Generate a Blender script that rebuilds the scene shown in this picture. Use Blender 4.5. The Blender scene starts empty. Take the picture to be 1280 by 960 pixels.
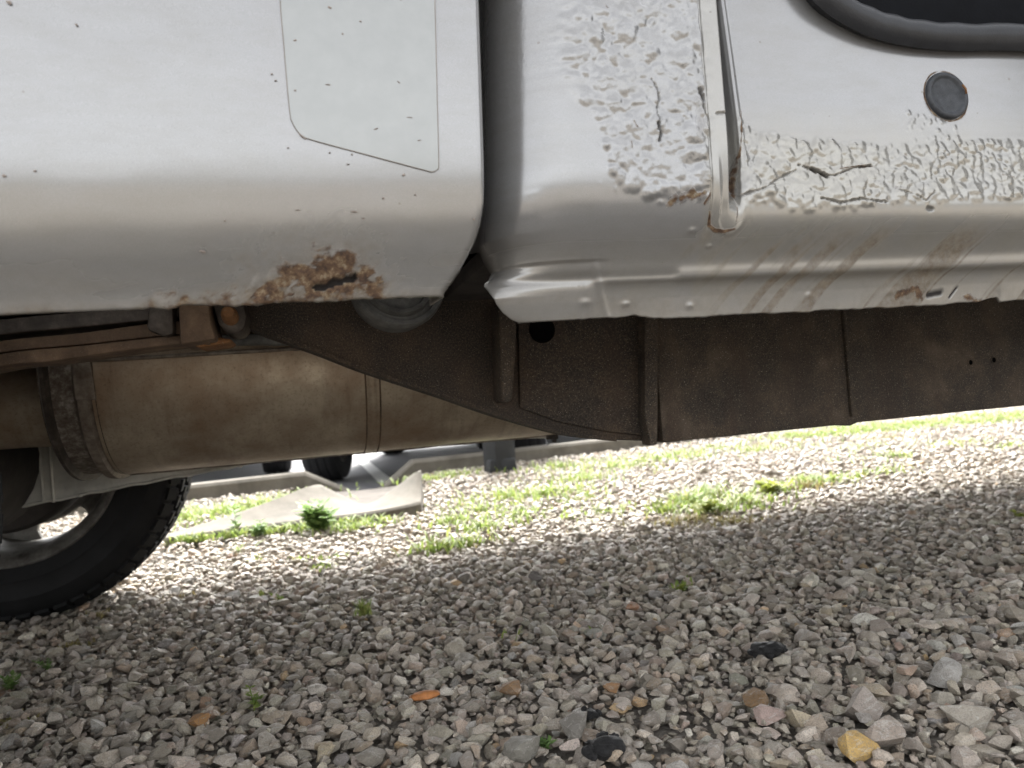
import bpy, bmesh, math, random
import numpy as np
from math import sin, cos, pi, radians
from mathutils import Matrix, Vector

random.seed(7)
rng = np.random.default_rng(11)
SC = bpy.context.scene
COL = SC.collection

# ------------------------------------------------------------------ camera
FPX = 950.0
CAM = np.array([0.0, 0.0, 0.40])
_psi, _th, _rho = radians(15.0), radians(1.0), radians(4.5)
cF = np.array([sin(_psi) * cos(_th), cos(_psi) * cos(_th), sin(_th)])
_R0 = np.array([cos(_psi), -sin(_psi), 0.0]); _U0 = np.cross(_R0, cF)
cR = _R0 * cos(_rho) - _U0 * sin(_rho)
cU = _U0 * cos(_rho) + _R0 * sin(_rho)
cam_data = bpy.data.cameras.new('camera')
cam = bpy.data.objects.new('camera', cam_data); COL.objects.link(cam)
cam.matrix_world = Matrix(((cR[0], cU[0], -cF[0], CAM[0]), (cR[1], cU[1], -cF[1], CAM[1]),
                           (cR[2], cU[2], -cF[2], CAM[2]), (0, 0, 0, 1)))
cam_data.sensor_width = 36.0
cam_data.lens = 36.0 * FPX / 1280.0
cam_data.clip_start = 0.02; cam_data.clip_end = 2000
cam_data.dof.use_dof = True
cam_data.dof.focus_distance = 0.85
cam_data.dof.aperture_fstop = 7.5
SC.camera = cam

# ------------------------------------------------------------------ light
SUN_EL, SUN_AZ = radians(50), radians(12)      # azimuth from +Y (behind the truck) towards +X
W = bpy.data.worlds.new('World'); SC.world = W; W.use_nodes = True
nt = W.node_tree; nt.nodes.clear()
sky = nt.nodes.new('ShaderNodeTexSky'); sky.sky_type = 'NISHITA'; sky.sun_disc = False
sky.sun_elevation = SUN_EL; sky.sun_rotation = SUN_AZ
sky.air_density = 1.0; sky.dust_density = 4.0; sky.ozone_density = 1.0
hs = nt.nodes.new('ShaderNodeHueSaturation'); hs.inputs['Saturation'].default_value = 0.12
bg = nt.nodes.new('ShaderNodeBackground'); bg.inputs['Strength'].default_value = 0.15
wo = nt.nodes.new('ShaderNodeOutputWorld')
nt.links.new(sky.outputs[0], hs.inputs['Color']); nt.links.new(hs.outputs[0], bg.inputs['Color'])
nt.links.new(bg.outputs[0], wo.inputs['Surface'])
sd = bpy.data.lights.new('sun', 'SUN'); sd.energy = 2.5; sd.angle = radians(24); sd.color = (1, 0.96, 0.9)
so = bpy.data.objects.new('sun', sd); COL.objects.link(so)
_sv = Vector((cos(SUN_EL) * sin(SUN_AZ), cos(SUN_EL) * cos(SUN_AZ), sin(SUN_EL)))
so.rotation_euler = _sv.to_track_quat('Z', 'Y').to_euler(); so.location = _sv * 30
SC.view_settings.view_transform = 'Standard'
SC.view_settings.look = 'None'
SC.view_settings.exposure = 2.4
SC.view_settings.gamma = 1.0
SC.render.engine = 'CYCLES'
SC.cycles.max_bounces = 8
SC.cycles.diffuse_bounces = 4
SC.cycles.use_denoising = True


# ------------------------------------------------------------------ helpers
def ray(px, py):
    return cF + (px - 640) / FPX * cR + (480 - py) / FPX * cU
def at(px, py, Y):
    d = ray(px, py); return CAM + d * (Y / d[1])
def gd(px, py, z=0.0):
    d = ray(px, py); return CAM + d * ((z - CAM[2]) / d[2])
def proj(P):
    v = P - CAM
    w = v @ cF
    return 640 + FPX * (v @ cR) / w, 480 - FPX * (v @ cU) / w, w

def wloc(o):
    v = Vector((0, 0, 0))
    while o is not None:
        v += o.location; o = o.parent
    return np.array(v)

def part(name, V, F, mat, parent=None, smooth=False, local=False, attrs=None, fmats=None):
    V = np.asarray(V, float).reshape(-1, 3)
    if parent is not None and not local:
        V = V - wloc(parent)
    me = bpy.data.meshes.new(name)
    if isinstance(F, np.ndarray):
        n, k = F.shape
        me.vertices.add(len(V)); me.vertices.foreach_set('co', V.astype(np.float32).ravel())
        me.loops.add(n * k); me.loops.foreach_set('vertex_index', F.astype(np.int32).ravel())
        me.polygons.add(n); me.polygons.foreach_set('loop_start', np.arange(0, n * k, k, dtype=np.int32))
        me.update(calc_edges=True)
    else:
        me.from_pydata([tuple(v) for v in V], [], F); me.update()
    if smooth is True:
        me.shade_smooth()
    elif smooth:
        me.shade_smooth(); me.set_sharp_from_angle(angle=radians(smooth))
    for m in (mat if isinstance(mat, (list, tuple)) else [mat]):
        me.materials.append(m)
    if fmats is not None:
        me.polygons.foreach_set('material_index', np.asarray(fmats, dtype=np.int32))
    for k_, a in (attrs or {}).items():
        a = np.asarray(a, np.float32)
        if a.ndim == 2:
            t = me.color_attributes.new(k_, 'FLOAT_COLOR', 'POINT'); t.data.foreach_set('color', a.ravel())
        else:
            t = me.attributes.new(k_, 'FLOAT', 'POINT'); t.data.foreach_set('value', a.ravel())
    o = bpy.data.objects.new(name, me); COL.objects.link(o)
    if parent is not None: o.parent = parent
    return o

def tag(o, label=None, cat=None, group=None, kind=None):
    if label: o['label'] = label
    if cat: o['category'] = cat
    if group: o['group'] = group
    if kind: o['kind'] = kind
    return o
def empty(name, loc, rz=0, **k):
    o = bpy.data.objects.new(name, None); COL.objects.link(o)
    o.location = loc; o.rotation_euler = (0, 0, rz); o.empty_display_size = 0.1
    return tag(o, **k)
def copy_tree(o, parent=None):
    c = o.copy(); COL.objects.link(c); c.parent = parent
    for ch in list(o.children): copy_tree(ch, c)
    return c

class MB:
    def __init__(s): s.V = []; s.F = []
    def add(s, V, F):
        b = len(s.V); s.V += [tuple(v) for v in V]; s.F += [tuple(i + b for i in f) for f in F]; return s
    def box(s, c, d, M=None):
        V = [(x, y, z) for x in (-.5, .5) for y in (-.5, .5) for z in (-.5, .5)]
        V = np.array(V) * np.array(d)
        if M is not None: V = V @ np.array(M).T
        return s.add(V + np.array(c), [(0, 1, 3, 2), (4, 6, 7, 5), (0, 4, 5, 1), (2, 3, 7, 6), (0, 2, 6, 4), (1, 5, 7, 3)])
    def prism(s, poly, axis, a, b):
        """closed 2D outline extruded along an axis (0/1/2) from a to b"""
        n = len(poly); V = []
        o = [i for i in range(3) if i != axis]
        for t in (a, b):
            for p in poly:
                v = [0, 0, 0]; v[o[0]] = p[0]; v[o[1]] = p[1]; v[axis] = t; V.append(v)
        F = [tuple(range(n)), tuple(range(2 * n - 1, n - 1, -1))]
        F += [(i, (i + 1) % n, n + (i + 1) % n, n + i) for i in range(n)]
        return s.add(V, F)
    def lathe(s, prof, c, ax, n=32, a0=0, a1=2 * pi, close=True):
        """prof: list of (radius, offset along axis)"""
        ax = np.array(ax, float); ax /= np.linalg.norm(ax)
        t = np.array((0, 0, 1.)) if abs(ax[2]) < .9 else np.array((1., 0, 0))
        e1 = np.cross(ax, t); e1 /= np.linalg.norm(e1); e2 = np.cross(ax, e1)
        full = abs(a1 - a0 - 2 * pi) < 1e-6
        m = n if full else n + 1
        V = []
        for k in range(m):
            a = a0 + (a1 - a0) * k / n
            for r, h in prof:
                V.append(np.array(c) + ax * h + (e1 * cos(a) + e2 * sin(a)) * r)
        p = len(prof); F = []
        for k in range(n):
            k2 = (k + 1) % m
            for j in range(p - 1):
                F.append((k * p + j, k * p + j + 1, k2 * p + j + 1, k2 * p + j))
        return s.add(V, F)
    def tube(s, pts, r, n=10, cap=True):
        pts = np.array(pts, float); rs = np.broadcast_to(r, (len(pts),))
        V = []; up = None
        for i, p in enumerate(pts):
            t = pts[min(i + 1, len(pts) - 1)] - pts[max(i - 1, 0)]; t /= np.linalg.norm(t) + 1e-12
            if up is None: up = np.array((0, 0, 1.)) if abs(t[2]) < .9 else np.array((1., 0, 0))
            e = np.cross(t, up); e /= np.linalg.norm(e) + 1e-12; up = np.cross(e, t)
            for k in range(n):
                a = 2 * pi * k / n; V.append(p + (e * cos(a) + up * sin(a)) * rs[i])
        F = [(i * n + k, i * n + (k + 1) % n, (i + 1) * n + (k + 1) % n, (i + 1) * n + k) for i in range(len(pts) - 1) for k in range(n)]
        if cap: F += [tuple(range(n - 1, -1, -1)), tuple(range((len(pts) - 1) * n, len(pts) * n))]
        return s.add(V, F)
    def build(s, name, mat, parent=None, bevel=0, smooth=False, local=False, seg=2):
        o = part(name, s.V, s.F, mat, parent, smooth, local)
        bm = bmesh.new(); bm.from_mesh(o.data)
        bmesh.ops.recalc_face_normals(bm, faces=bm.faces)
        if bevel:
            es = [e for e in bm.edges if len(e.link_faces) == 2 and e.calc_face_angle(0) > radians(28)]
            bmesh.ops.bevel(bm, geom=es, offset=bevel, segments=seg, affect='EDGES', profile=.5, clamp_overlap=True)
        bm.to_mesh(o.data); bm.free()
        if bevel: o.data.shade_smooth(); o.data.set_sharp_from_angle(angle=radians(40))
        elif smooth is True: o.data.shade_smooth()
        elif smooth: o.data.shade_smooth(); o.data.set_sharp_from_angle(angle=radians(smooth))
        return o

def catmull(P, n=8):
    P = np.array(P, float); Q = np.vstack([2 * P[0] - P[1], P, 2 * P[-1] - P[-2]]); out = []
    for i in range(1, len(Q) - 2):
        for t in np.linspace(0, 1, n, endpoint=False):
            a, b, c, d = Q[i - 1], Q[i], Q[i + 1], Q[i + 2]
            out.append(.5 * ((2 * b) + (c - a) * t + (2 * a - 5 * b + 4 * c - d) * t ** 2 + (3 * b - a - 3 * c + d) * t ** 3))
    out.append(P[-1]); return np.array(out)
def sstep(x, a, b):
    t = np.clip((x - a) / (b - a), 0, 1); return t * t * (3 - 2 * t)
def _hash(i, j, s):
    h = (i.astype(np.int64) * 374761393 + j.astype(np.int64) * 668265263 + s * 974634777) & 0xffffffff
    h = ((h ^ (h >> 13)) * 1274126177) & 0xffffffff
    return ((h ^ (h >> 16)) & 0xffffff) / float(0xffffff)
def vnoise(x, y, s=0):
    i, j = np.floor(x), np.floor(y); fx, fy = x - i, y - j
    fx = fx * fx * (3 - 2 * fx); fy = fy * fy * (3 - 2 * fy)
    i = i.astype(np.int64); j = j.astype(np.int64)
    a, b, c, d = _hash(i, j, s), _hash(i + 1, j, s), _hash(i, j + 1, s), _hash(i + 1, j + 1, s)
    return (a + (b - a) * fx) * (1 - fy) + (c + (d - c) * fx) * fy
def fbm(x, y, o=4, s=0):
    r = 0; a = .5; t = 0
    for k in range(o):
        r = r + a * vnoise(x * 2 ** k + 17.3 * k, y * 2 ** k - 9.1 * k, s + k); t += a; a *= .55
    return r / t
def dpoly(X, Z, P):
    """distance to a polyline, and how far along it (0..1)"""
    d = np.full(X.shape, 9.0)
    for a, b in zip(P[:-1], P[1:]):
        a = np.array(a); b = np.array(b); ab = b - a
        t = np.clip(((X - a[0]) * ab[0] + (Z - a[1]) * ab[1]) / (ab @ ab), 0, 1)
        d = np.minimum(d, np.hypot(X - a[0] - t * ab[0], Z - a[1] - t * ab[1]))
    return d
def inpoly(X, Z, P):
    r = np.zeros(X.shape, bool); n = len(P)
    for i in range(n):
        x1, y1 = P[i]; x2, y2 = P[(i + 1) % n]
        c = ((y1 > Z) != (y2 > Z)) & (X < (x2 - x1) * (Z - y1) / ((y2 - y1) + 1e-12) + x1)
        r ^= c
    return r
def domes(X, Z, cs, rs, hs):
    """pillowed blisters: the highest of many domes at every grid point. X varies along axis 1, Z along axis 0"""
    H = np.zeros(X.shape)
    xs = X[0]; zs = Z[:, 0]
    for (cx, cz), r, h in zip(cs, rs, hs):
        i0, i1 = np.searchsorted(zs, [cz - r * 1.4, cz + r * 1.4]); j0, j1 = np.searchsorted(xs, [cx - r * 1.4, cx + r * 1.4])
        if i1 <= i0 or j1 <= j0: continue
        x = X[i0:i1, j0:j1] - cx; z = Z[i0:i1, j0:j1] - cz
        a = (cx * 937 + cz * 613) % pi; e = .78 + .22 * ((cx * 3571) % 1)
        u = (x * cos(a) + z * sin(a)) / r; v = (-x * sin(a) + z * cos(a)) / (r * e)
        wob = 1 + .25 * (vnoise(X[i0:i1, j0:j1] / r * 1.3, Z[i0:i1, j0:j1] / r * 1.3, int(cx * 9999) % 97) - .5)
        d2 = (u * u + v * v) * wob
        H[i0:i1, j0:j1] = np.maximum(H[i0:i1, j0:j1], h * np.clip(1 - d2, 0, 1) ** .6)
    return H

# ------------------------------------------------------------------ materials
class NM:
    def __init__(s, name):
        s.m = bpy.data.materials.new(name); s.m.use_nodes = True; s.t = s.m.node_tree
        s.b = s.t.nodes['Principled BSDF']; s.out = s.t.nodes['Material Output']
    def n(s, typ, **kw):
        o = s.t.nodes.new(typ)
        for k, v in kw.items():
            if k in o.inputs.keys() if isinstance(k, str) else False: s.set(o.inputs[k], v)
            else: setattr(o, k, v)
        return o
    def set(s, inp, v):
        if hasattr(v, 'links') or isinstance(v, bpy.types.NodeSocket): s.t.links.new(v, inp)
        else: inp.default_value = v
    def pos(s, sc=(1, 1, 1)):
        g = s.n('ShaderNodeNewGeometry'); mp = s.n('ShaderNodeMapping')
        s.t.links.new(g.outputs['Position'], mp.inputs['Vector']); mp.inputs['Scale'].default_value = sc
        return mp.outputs[0]
    def noise(s, scale, detail=4, rough=.6, vec=None, dist=0):
        o = s.n('ShaderNodeTexNoise'); o.inputs['Scale'].default_value = scale; o.inputs['Detail'].default_value = detail
        o.inputs['Roughness'].default_value = rough; o.inputs['Distortion'].default_value = dist
        s.t.links.new(vec if vec is not None else s.pos(), o.inputs['Vector']); return o.outputs['Fac']
    def ramp(s, fac, stops, interp='LINEAR'):
        o = s.n('ShaderNodeValToRGB'); s.t.links.new(fac, o.inputs[0]); cr = o.color_ramp; cr.interpolation = interp
        while len(cr.elements) < len(stops): cr.elements.new(.5)
        for e, (p, c) in zip(cr.elements, stops):
            e.position = p; e.color = (*c, 1) if isinstance(c, tuple) else (c, c, c, 1)
        return o.outputs[0]
    def mix(s, f, a, b, mode='MIX'):
        o = s.n('ShaderNodeMix', data_type='RGBA', blend_type=mode)
        s.set(o.inputs[0], f)
        for k, v in ((6, a), (7, b)):
            s.set(o.inputs[k], (*v, 1) if isinstance(v, tuple) and len(v) == 3 else v)
        return o.outputs[2]
    def math(s, op, a, b=0.0, c=None, clamp=False):
        o = s.n('ShaderNodeMath', operation=op, use_clamp=clamp); s.set(o.inputs[0], a); s.set(o.inputs[1], b)
        if c is not None: s.set(o.inputs[2], c)
        return o.outputs[0]
    def attr(s, name):
        o = s.n('ShaderNodeAttribute', attribute_name=name); return o.outputs['Fac']
    def bump(s, h, strength=.3, dist=.002, normal=None):
        o = s.n('ShaderNodeBump'); o.inputs['Strength'].default_value = strength; o.inputs['Distance'].default_value = dist
        s.t.links.new(h, o.inputs['Height'])
        if normal is not None: s.t.links.new(normal, o.inputs['Normal'])
        return o.outputs[0]
    def fin(s, color=None, rough=None, metal=None, normal=None, **kw):
        for k, v in (('Base Color', color), ('Roughness', rough), ('Metallic', metal), ('Normal', normal)):
            if v is None: continue
            if isinstance(v, tuple) and len(v) == 3: v = (*v, 1)
            s.set(s.b.inputs[k], v)
        for k, v in kw.items(): s.set(s.b.inputs[k.replace('_', ' ')], v)
        return s.m

def simple(name, c, rough=.6, metal=0, var=.25, scale=30, bump=.2, bd=.001):
    m = NM(name); n = m.noise(scale, 5, .65)
    lo = tuple(x * (1 - var) for x in c); hi = tuple(min(1, x * (1 + var)) for x in c)
    col = m.ramp(n, [(.3, lo), (.7, hi)])
    nb = m.noise(scale * 8, 3, .6)
    return m.fin(col, rough, metal, m.bump(nb, bump, bd))

def paint_mat(name, worn=True):
    m = NM(name)
    fl = m.noise(2600, 2, .5)
    base = m.mix(m.ramp(fl, [(.35, 0.0), (.65, 1.0)]), (.195, .196, .20), (.28, .281, .286))
    big = m.noise(5, 3, .5)
    base = m.mix(m.math('MULTIPLY', big, .35), base, (.225, .217, .198))
    sc_ = m.noise(22, 6, .7, m.pos((1, 1, 3.2)))
    base = m.mix(m.ramp(sc_, [(.42, 0.0), (.72, .28)]), base, (.175, .165, .145))
    nrm = None; rough = .3; metal = .5
    if worn:
        cream, dirt, rust, dark = m.attr('cream'), m.attr('dirt'), m.attr('rust'), m.attr('dark')
        fine = m.noise(380, 5, .7)
        base = m.mix(m.math('MULTIPLY', cream, .6), base, (.26, .243, .20))
        dn = m.math('MULTIPLY', dirt, m.ramp(m.noise(120, 5, .7), [(.3, .45), (.7, 1.0)]))
        base = m.mix(dn, base, m.ramp(m.noise(160, 4, .6), [(.3, (.07, .050, .030)), (.7, (.135, .105, .07))]))
        rn = m.math('MULTIPLY_ADD', fine, .8, m.math('SUBTRACT', m.math('MULTIPLY', rust, 1.5), .62))
        rn = m.ramp(rn, [(.22, 0.0), (.75, 1.0)])
        rc = m.ramp(m.noise(110, 7, .72), [(.30, (.022, .014, .010)), (.43, (.06, .034, .02)), (.52, (.105, .062, .034)), (.60, (.175, .128, .078)), (.70, (.25, .225, .18))])
        base = m.mix(rn, base, rc)
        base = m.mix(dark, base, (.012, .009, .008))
        # specks of tar and grit
        vo = m.n('ShaderNodeTexVoronoi'); vo.inputs['Scale'].default_value = 62; m.t.links.new(m.pos((1, 1, 1.25)), vo.inputs['Vector'])
        sz = m.n('ShaderNodeSeparateColor'); m.t.links.new(vo.outputs['Color'], sz.inputs[0])
        lim = m.math('MULTIPLY', m.math('POWER', sz.outputs[0], 9.0), .12)
        sp = m.math('LESS_THAN', m.math('ADD', vo.outputs['Distance'], m.math('MULTIPLY', m.math('SUBTRACT', fine, .5), .05)), lim)
        base = m.mix(m.math('MULTIPLY', sp, .8), base, (.16, .145, .13))
        rough = m.ramp(m.math('ADD', m.math('ADD', rn, dark), m.math('MULTIPLY', dirt, .6), clamp=True), [(0, .24), (.5, .55), (1, .9)])
        metal = m.math('MULTIPLY', m.math('SUBTRACT', 1.0, m.math('ADD', m.math('ADD', rn, dirt), dark, clamp=True)), .5)
        coat = m.math('MULTIPLY', m.math('SUBTRACT', 1.0, m.math('ADD', m.math('ADD', rn, dirt), dark, clamp=True)), .9)
        b1 = m.bump(m.math('MULTIPLY', fine, rn), .5, .0016)
        dm = m.ramp(m.attr('blister'), [(0, .0), (1, 1.0)])
        b2 = m.bump(m.math('MULTIPLY', m.noise(260, 4, .6), dm), .28, .0014, b1)
        nrm = m.bump(m.noise(900, 2, .5), .03, .0006, b2)
        return m.fin(base, rough, metal, nrm, Coat_Weight=coat, Coat_Roughness=.15)
    return m.fin(base, rough, metal, m.bump(m.noise(900, 2, .5), .03, .0006), Coat_Weight=.5, Coat_Roughness=.1)

def rusty(name, stops, rough=.85, scale=18, speck=.5, metal=.15, bd=.0015):
    m = NM(name)
    n = m.noise(scale, 7, .68); f = m.noise(420, 4, .7)
    col = m.ramp(n, stops)
    col = m.mix(m.ramp(f, [(.45, 0.0), (.75, .55)]), col, (.17, .12, .08))
    col = m.mix(m.ramp(m.noise(700, 2, .5), [(.66, 0.0), (.72, speck)]), col, (.42, .37, .30))
    dr = m.noise(9, 5, .6, m.pos((4, 4, .6)))
    col = m.mix(m.ramp(dr, [(.5, 0.0), (.7, .5)]), col, (.05, .032, .022))
    h = m.math('ADD', m.math('MULTIPLY', f, .5), n)
    return m.fin(col, rough, metal, m.bump(h, .55, bd))

M = {}
M['paint'] = paint_mat('silver_paint')
M['paint2'] = paint_mat('silver_paint_clean', False)
M['rail'] = rusty('frame_rust', [(.32, (.012, .010, .009)), (.47, (.031, .026, .021)), (.58, (.056, .042, .030)), (.7, (.10, .078, .058))], scale=11, speck=.8, bd=.003)
M['rail2'] = rusty('bracket_rust', [(.32, (.009, .008, .0075)), (.48, (.024, .019, .015)), (.6, (.044, .030, .02)), (.72, (.07, .05, .033))], scale=9, speck=.7, bd=.003)
M['orange'] = rusty('orange_rust', [(.25, (.10, .045, .018)), (.5, (.24, .11, .04)), (.75, (.36, .2, .09))], scale=60)
M['spring'] = rusty('spring_steel', [(.25, (.055, .040, .030)), (.5, (.135, .088, .058)), (.75, (.30, .2, .125))], scale=25, speck=.3)
M['muffler'] = None
M['rubber'] = simple('tyre_rubber', (.011, .011, .0115), .75, 0, .3, 20, .25, .001)
M['seal'] = simple('seal_rubber', (.016, .017, .020), .42, 0, .25, 60, .35, .0006)
M['plug'] = simple('plug_rubber', (.032, .035, .04), .5, 0, .45, 150, .5, .0008)
M['black'] = simple('cab_interior', (.004, .0045, .006), .7)
M['hole'] = simple('opening_shade_black', (.004, .004, .004), 1.0); M['hole'].node_tree.nodes['Principled BSDF'].inputs['Specular IOR Level'].default_value = 0  # near-black without specular: the shade of openings put into the colour
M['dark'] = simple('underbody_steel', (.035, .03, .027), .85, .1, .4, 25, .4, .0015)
M['concrete'] = None

for k_, v_ in (('black', .08), ('rubber', .25), ('seal', .35), ('plug', .35)): M[k_].node_tree.nodes['Principled BSDF'].inputs['Specular IOR Level'].default_value = v_

def muffler_mat():
    m = NM('aluminised_muffler_steel')
    n = m.noise(7, 6, .65); st = m.noise(5, 6, .7, m.pos((7, 1, .8)))
    col = m.ramp(n, [(.25, (.27, .175, .11)), (.5, (.41, .335, .25)), (.7, (.60, .53, .41))])
    col = m.mix(m.ramp(st, [(.52, 0.0), (.75, .5)]), col, (.16, .10, .065))
    f = m.noise(230, 5, .7)
    col = m.mix(m.ramp(f, [(.52, 0.0), (.72, .45)]), col, (.11, .07, .042))
    col = m.mix(m.ramp(m.noise(900, 2, .5), [(.66, 0.0), (.72, .5)]), col, (.5, .45, .38))
    return m.fin(col, m.ramp(n, [(.3, .55), (.7, .36)]), .6, m.bump(m.math('ADD', f, n), .25, .001))
M['muffler'] = muffler_mat()
def mottled(name, a, b, c, scale=60, metal=.4, rough=.6):
    m = NM(name); n = m.noise(scale, 6, .72)
    col = m.ramp(n, [(.3, a), (.5, b), (.68, c)])
    return m.fin(col, rough, metal, m.bump(m.noise(scale * 6, 4, .6), .3, .001))
M['band'] = mottled('band_steel', (.10, .075, .055), (.19, .155, .125), (.30, .265, .22), 45)
M['endcap'] = mottled('muffler_end_steel', (.07, .05, .038), (.17, .14, .115), (.38, .35, .31), 90)
M['ring'] = mottled('ring_steel', (.035, .028, .024), (.065, .053, .044), (.12, .10, .085), 50)
M['shield'] = mottled('shield_aluminium', (.42, .41, .37), (.58, .57, .52), (.70, .68, .62), 18, .4, .6)
M['rimsteel'] = mottled('rim_alloy', (.06, .055, .045), (.16, .15, .135), (.26, .25, .23), 22, .5, .5)
M['eye'] = mottled('bushing_steel', (.06, .06, .058), (.12, .12, .115), (.2, .2, .19), 40, .3, .6)
def concrete():
    m = NM('weathered_concrete'); n = m.noise(6, 7, .7); f = m.noise(140, 4, .7)
    col = m.ramp(n, [(.3, (.06, .053, .041)), (.5, (.11, .098, .078)), (.75, (.16, .146, .12))])
    col = m.mix(m.ramp(f, [(.5, 0.0), (.7, .45)]), col, (.10, .085, .065))
    return m.fin(col, .9, 0, m.bump(m.math('ADD', n, f), .4, .004))
M['concrete'] = concrete()
def asphalt():
    m = NM('asphalt'); n = m.noise(3, 6, .65); f = m.noise(300, 3, .7)
    col = m.ramp(n, [(.3, (.15, .15, .157)), (.7, (.22, .22, .228))])
    col = m.mix(m.ramp(f, [(.45, 0.0), (.7, .5)]), col, (.28, .28, .285))
    return m.fin(col, .85, 0, m.bump(f, .5, .004))
M['asphalt'] = asphalt()
M['channel'] = simple('channel_silt', (.075, .065, .055), .95, 0, .5, 14, .6, .004)
M['white_line'] = simple('road_paint', (.7, .7, .68), .7, 0, .15, 15)
def dirt():
    m = NM('stone_dust_soil'); n = m.noise(12, 6, .7); f = m.noise(160, 5, .75)
    col = m.ramp(n, [(.3, (.10, .085, .068)), (.7, (.19, .165, .135))])
    col = m.mix(m.ramp(f, [(.4, 0.0), (.6, .7)]), col, (.30, .28, .25))
    return m.fin(col, .95, 0, m.bump(f, .8, .008))
M['dirt'] = dirt()
def stone_mat(name, src):
    m = NM(name)
    if src == 'obj':
        c = m.n('ShaderNodeObjectInfo').outputs['Color']
    else:
        c = m.n('ShaderNodeVertexColor', layer_name='stone').outputs[0]
    n = m.noise(95, 6, .72); v = m.noise(40, 4, .6, m.pos((1, 2.5, 4)), 1.2)
    col = m.mix(m.ramp(n, [(.3, .7), (.62, .0)]), c, m.mix(1.0, c, (.55, .52, .48), 'MULTIPLY'))
    col = m.mix(m.ramp(v, [(.56, 0.0), (.62, .5), (.68, 0.0)]), col, (.52, .50, .46))
    col = m.mix(m.ramp(m.noise(620, 3, .6), [(.47, 0.0), (.66, .6)]), col, (.17, .155, .135))
    return m.fin(col, .55, 0, m.bump(m.math('ADD', n, m.math('MULTIPLY', m.noise(420, 4, .7), .6)), .9, .0036))
M['stone'] = stone_mat('crushed_limestone', 'attr')
M['stone_one'] = stone_mat('limestone_piece', 'obj')
def leafy(name, a, b, c):
    m = NM(name)
    col = m.ramp(m.noise(45, 3, .6), [(.3, a), (.5, b), (.7, c)])
    m.fin(col, .6)
    tr = m.n('ShaderNodeBsdfTranslucent'); m.t.links.new(col, tr.inputs[0])
    mx = m.n('ShaderNodeMixShader'); mx.inputs[0].default_value = .35
    m.t.links.new(m.b.outputs[0], mx.inputs[1]); m.t.links.new(tr.outputs[0], mx.inputs[2])
    m.t.links.new(mx.outputs[0], m.out.inputs[0]); return m.m
M['grass'] = leafy('grass_blades', (.13, .19, .045), (.22, .30, .07), (.38, .36, .13))
M['weed'] = leafy('weed_leaves', (.10, .18, .05), (.15, .25, .07), (.25, .32, .11))
M['drygrass'] = leafy('dry_grass', (.20, .16, .07), (.30, .25, .11), (.22, .25, .08))
M['yleaf'] = leafy('yellow_green_leaves', (.20, .27, .05), (.30, .35, .07), (.38, .38, .1))
M['post'] = simple('dark_grey_paint', (.018, .019, .021), .8, 0, .25, 12)
M['carblack'] = simple('glossy_dark_paint', (.03, .032, .04), .2, .2, .1, 3, .02)
M['carwhite'] = simple('glossy_light_paint', (.5, .52, .55), .2, .2, .05, 3, .02)
M['glass'] = simple('car_glass', (.02, .025, .03), .08, 0, .1, 3, .0)
M['lamp'] = simple('lamp_lens', (.6, .6, .6), .15, 0, .1, 30, .02)
M['char'] = simple('charred_asphalt_crumb', (.032, .031, .031), .5, 0, .6, 260, 1.0, .004)

# ------------------------------------------------------------------ pickup truck
truck = empty('pickup_truck', (1.0, 1.45, 0), label='silver pickup truck with rusted rocker and bubbling paint on the gravel', cat='pickup truck')
T = truck
ZT = .78      # top of the finely modelled lower bodywork

def grid_faces(nr, nc, keep=None):
    i = np.arange(nr - 1)[:, None] * nc + np.arange(nc - 1)[None, :]
    F = np.stack([i, i + 1, i + 1 + nc, i + nc], -1)
    if keep is not None: F = F[keep]
    return F.reshape(-1, 4)
def px2(pts, Y=.6):
    return [tuple(at(a, b, Y)[[0, 2]]) for a, b in pts]

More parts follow.
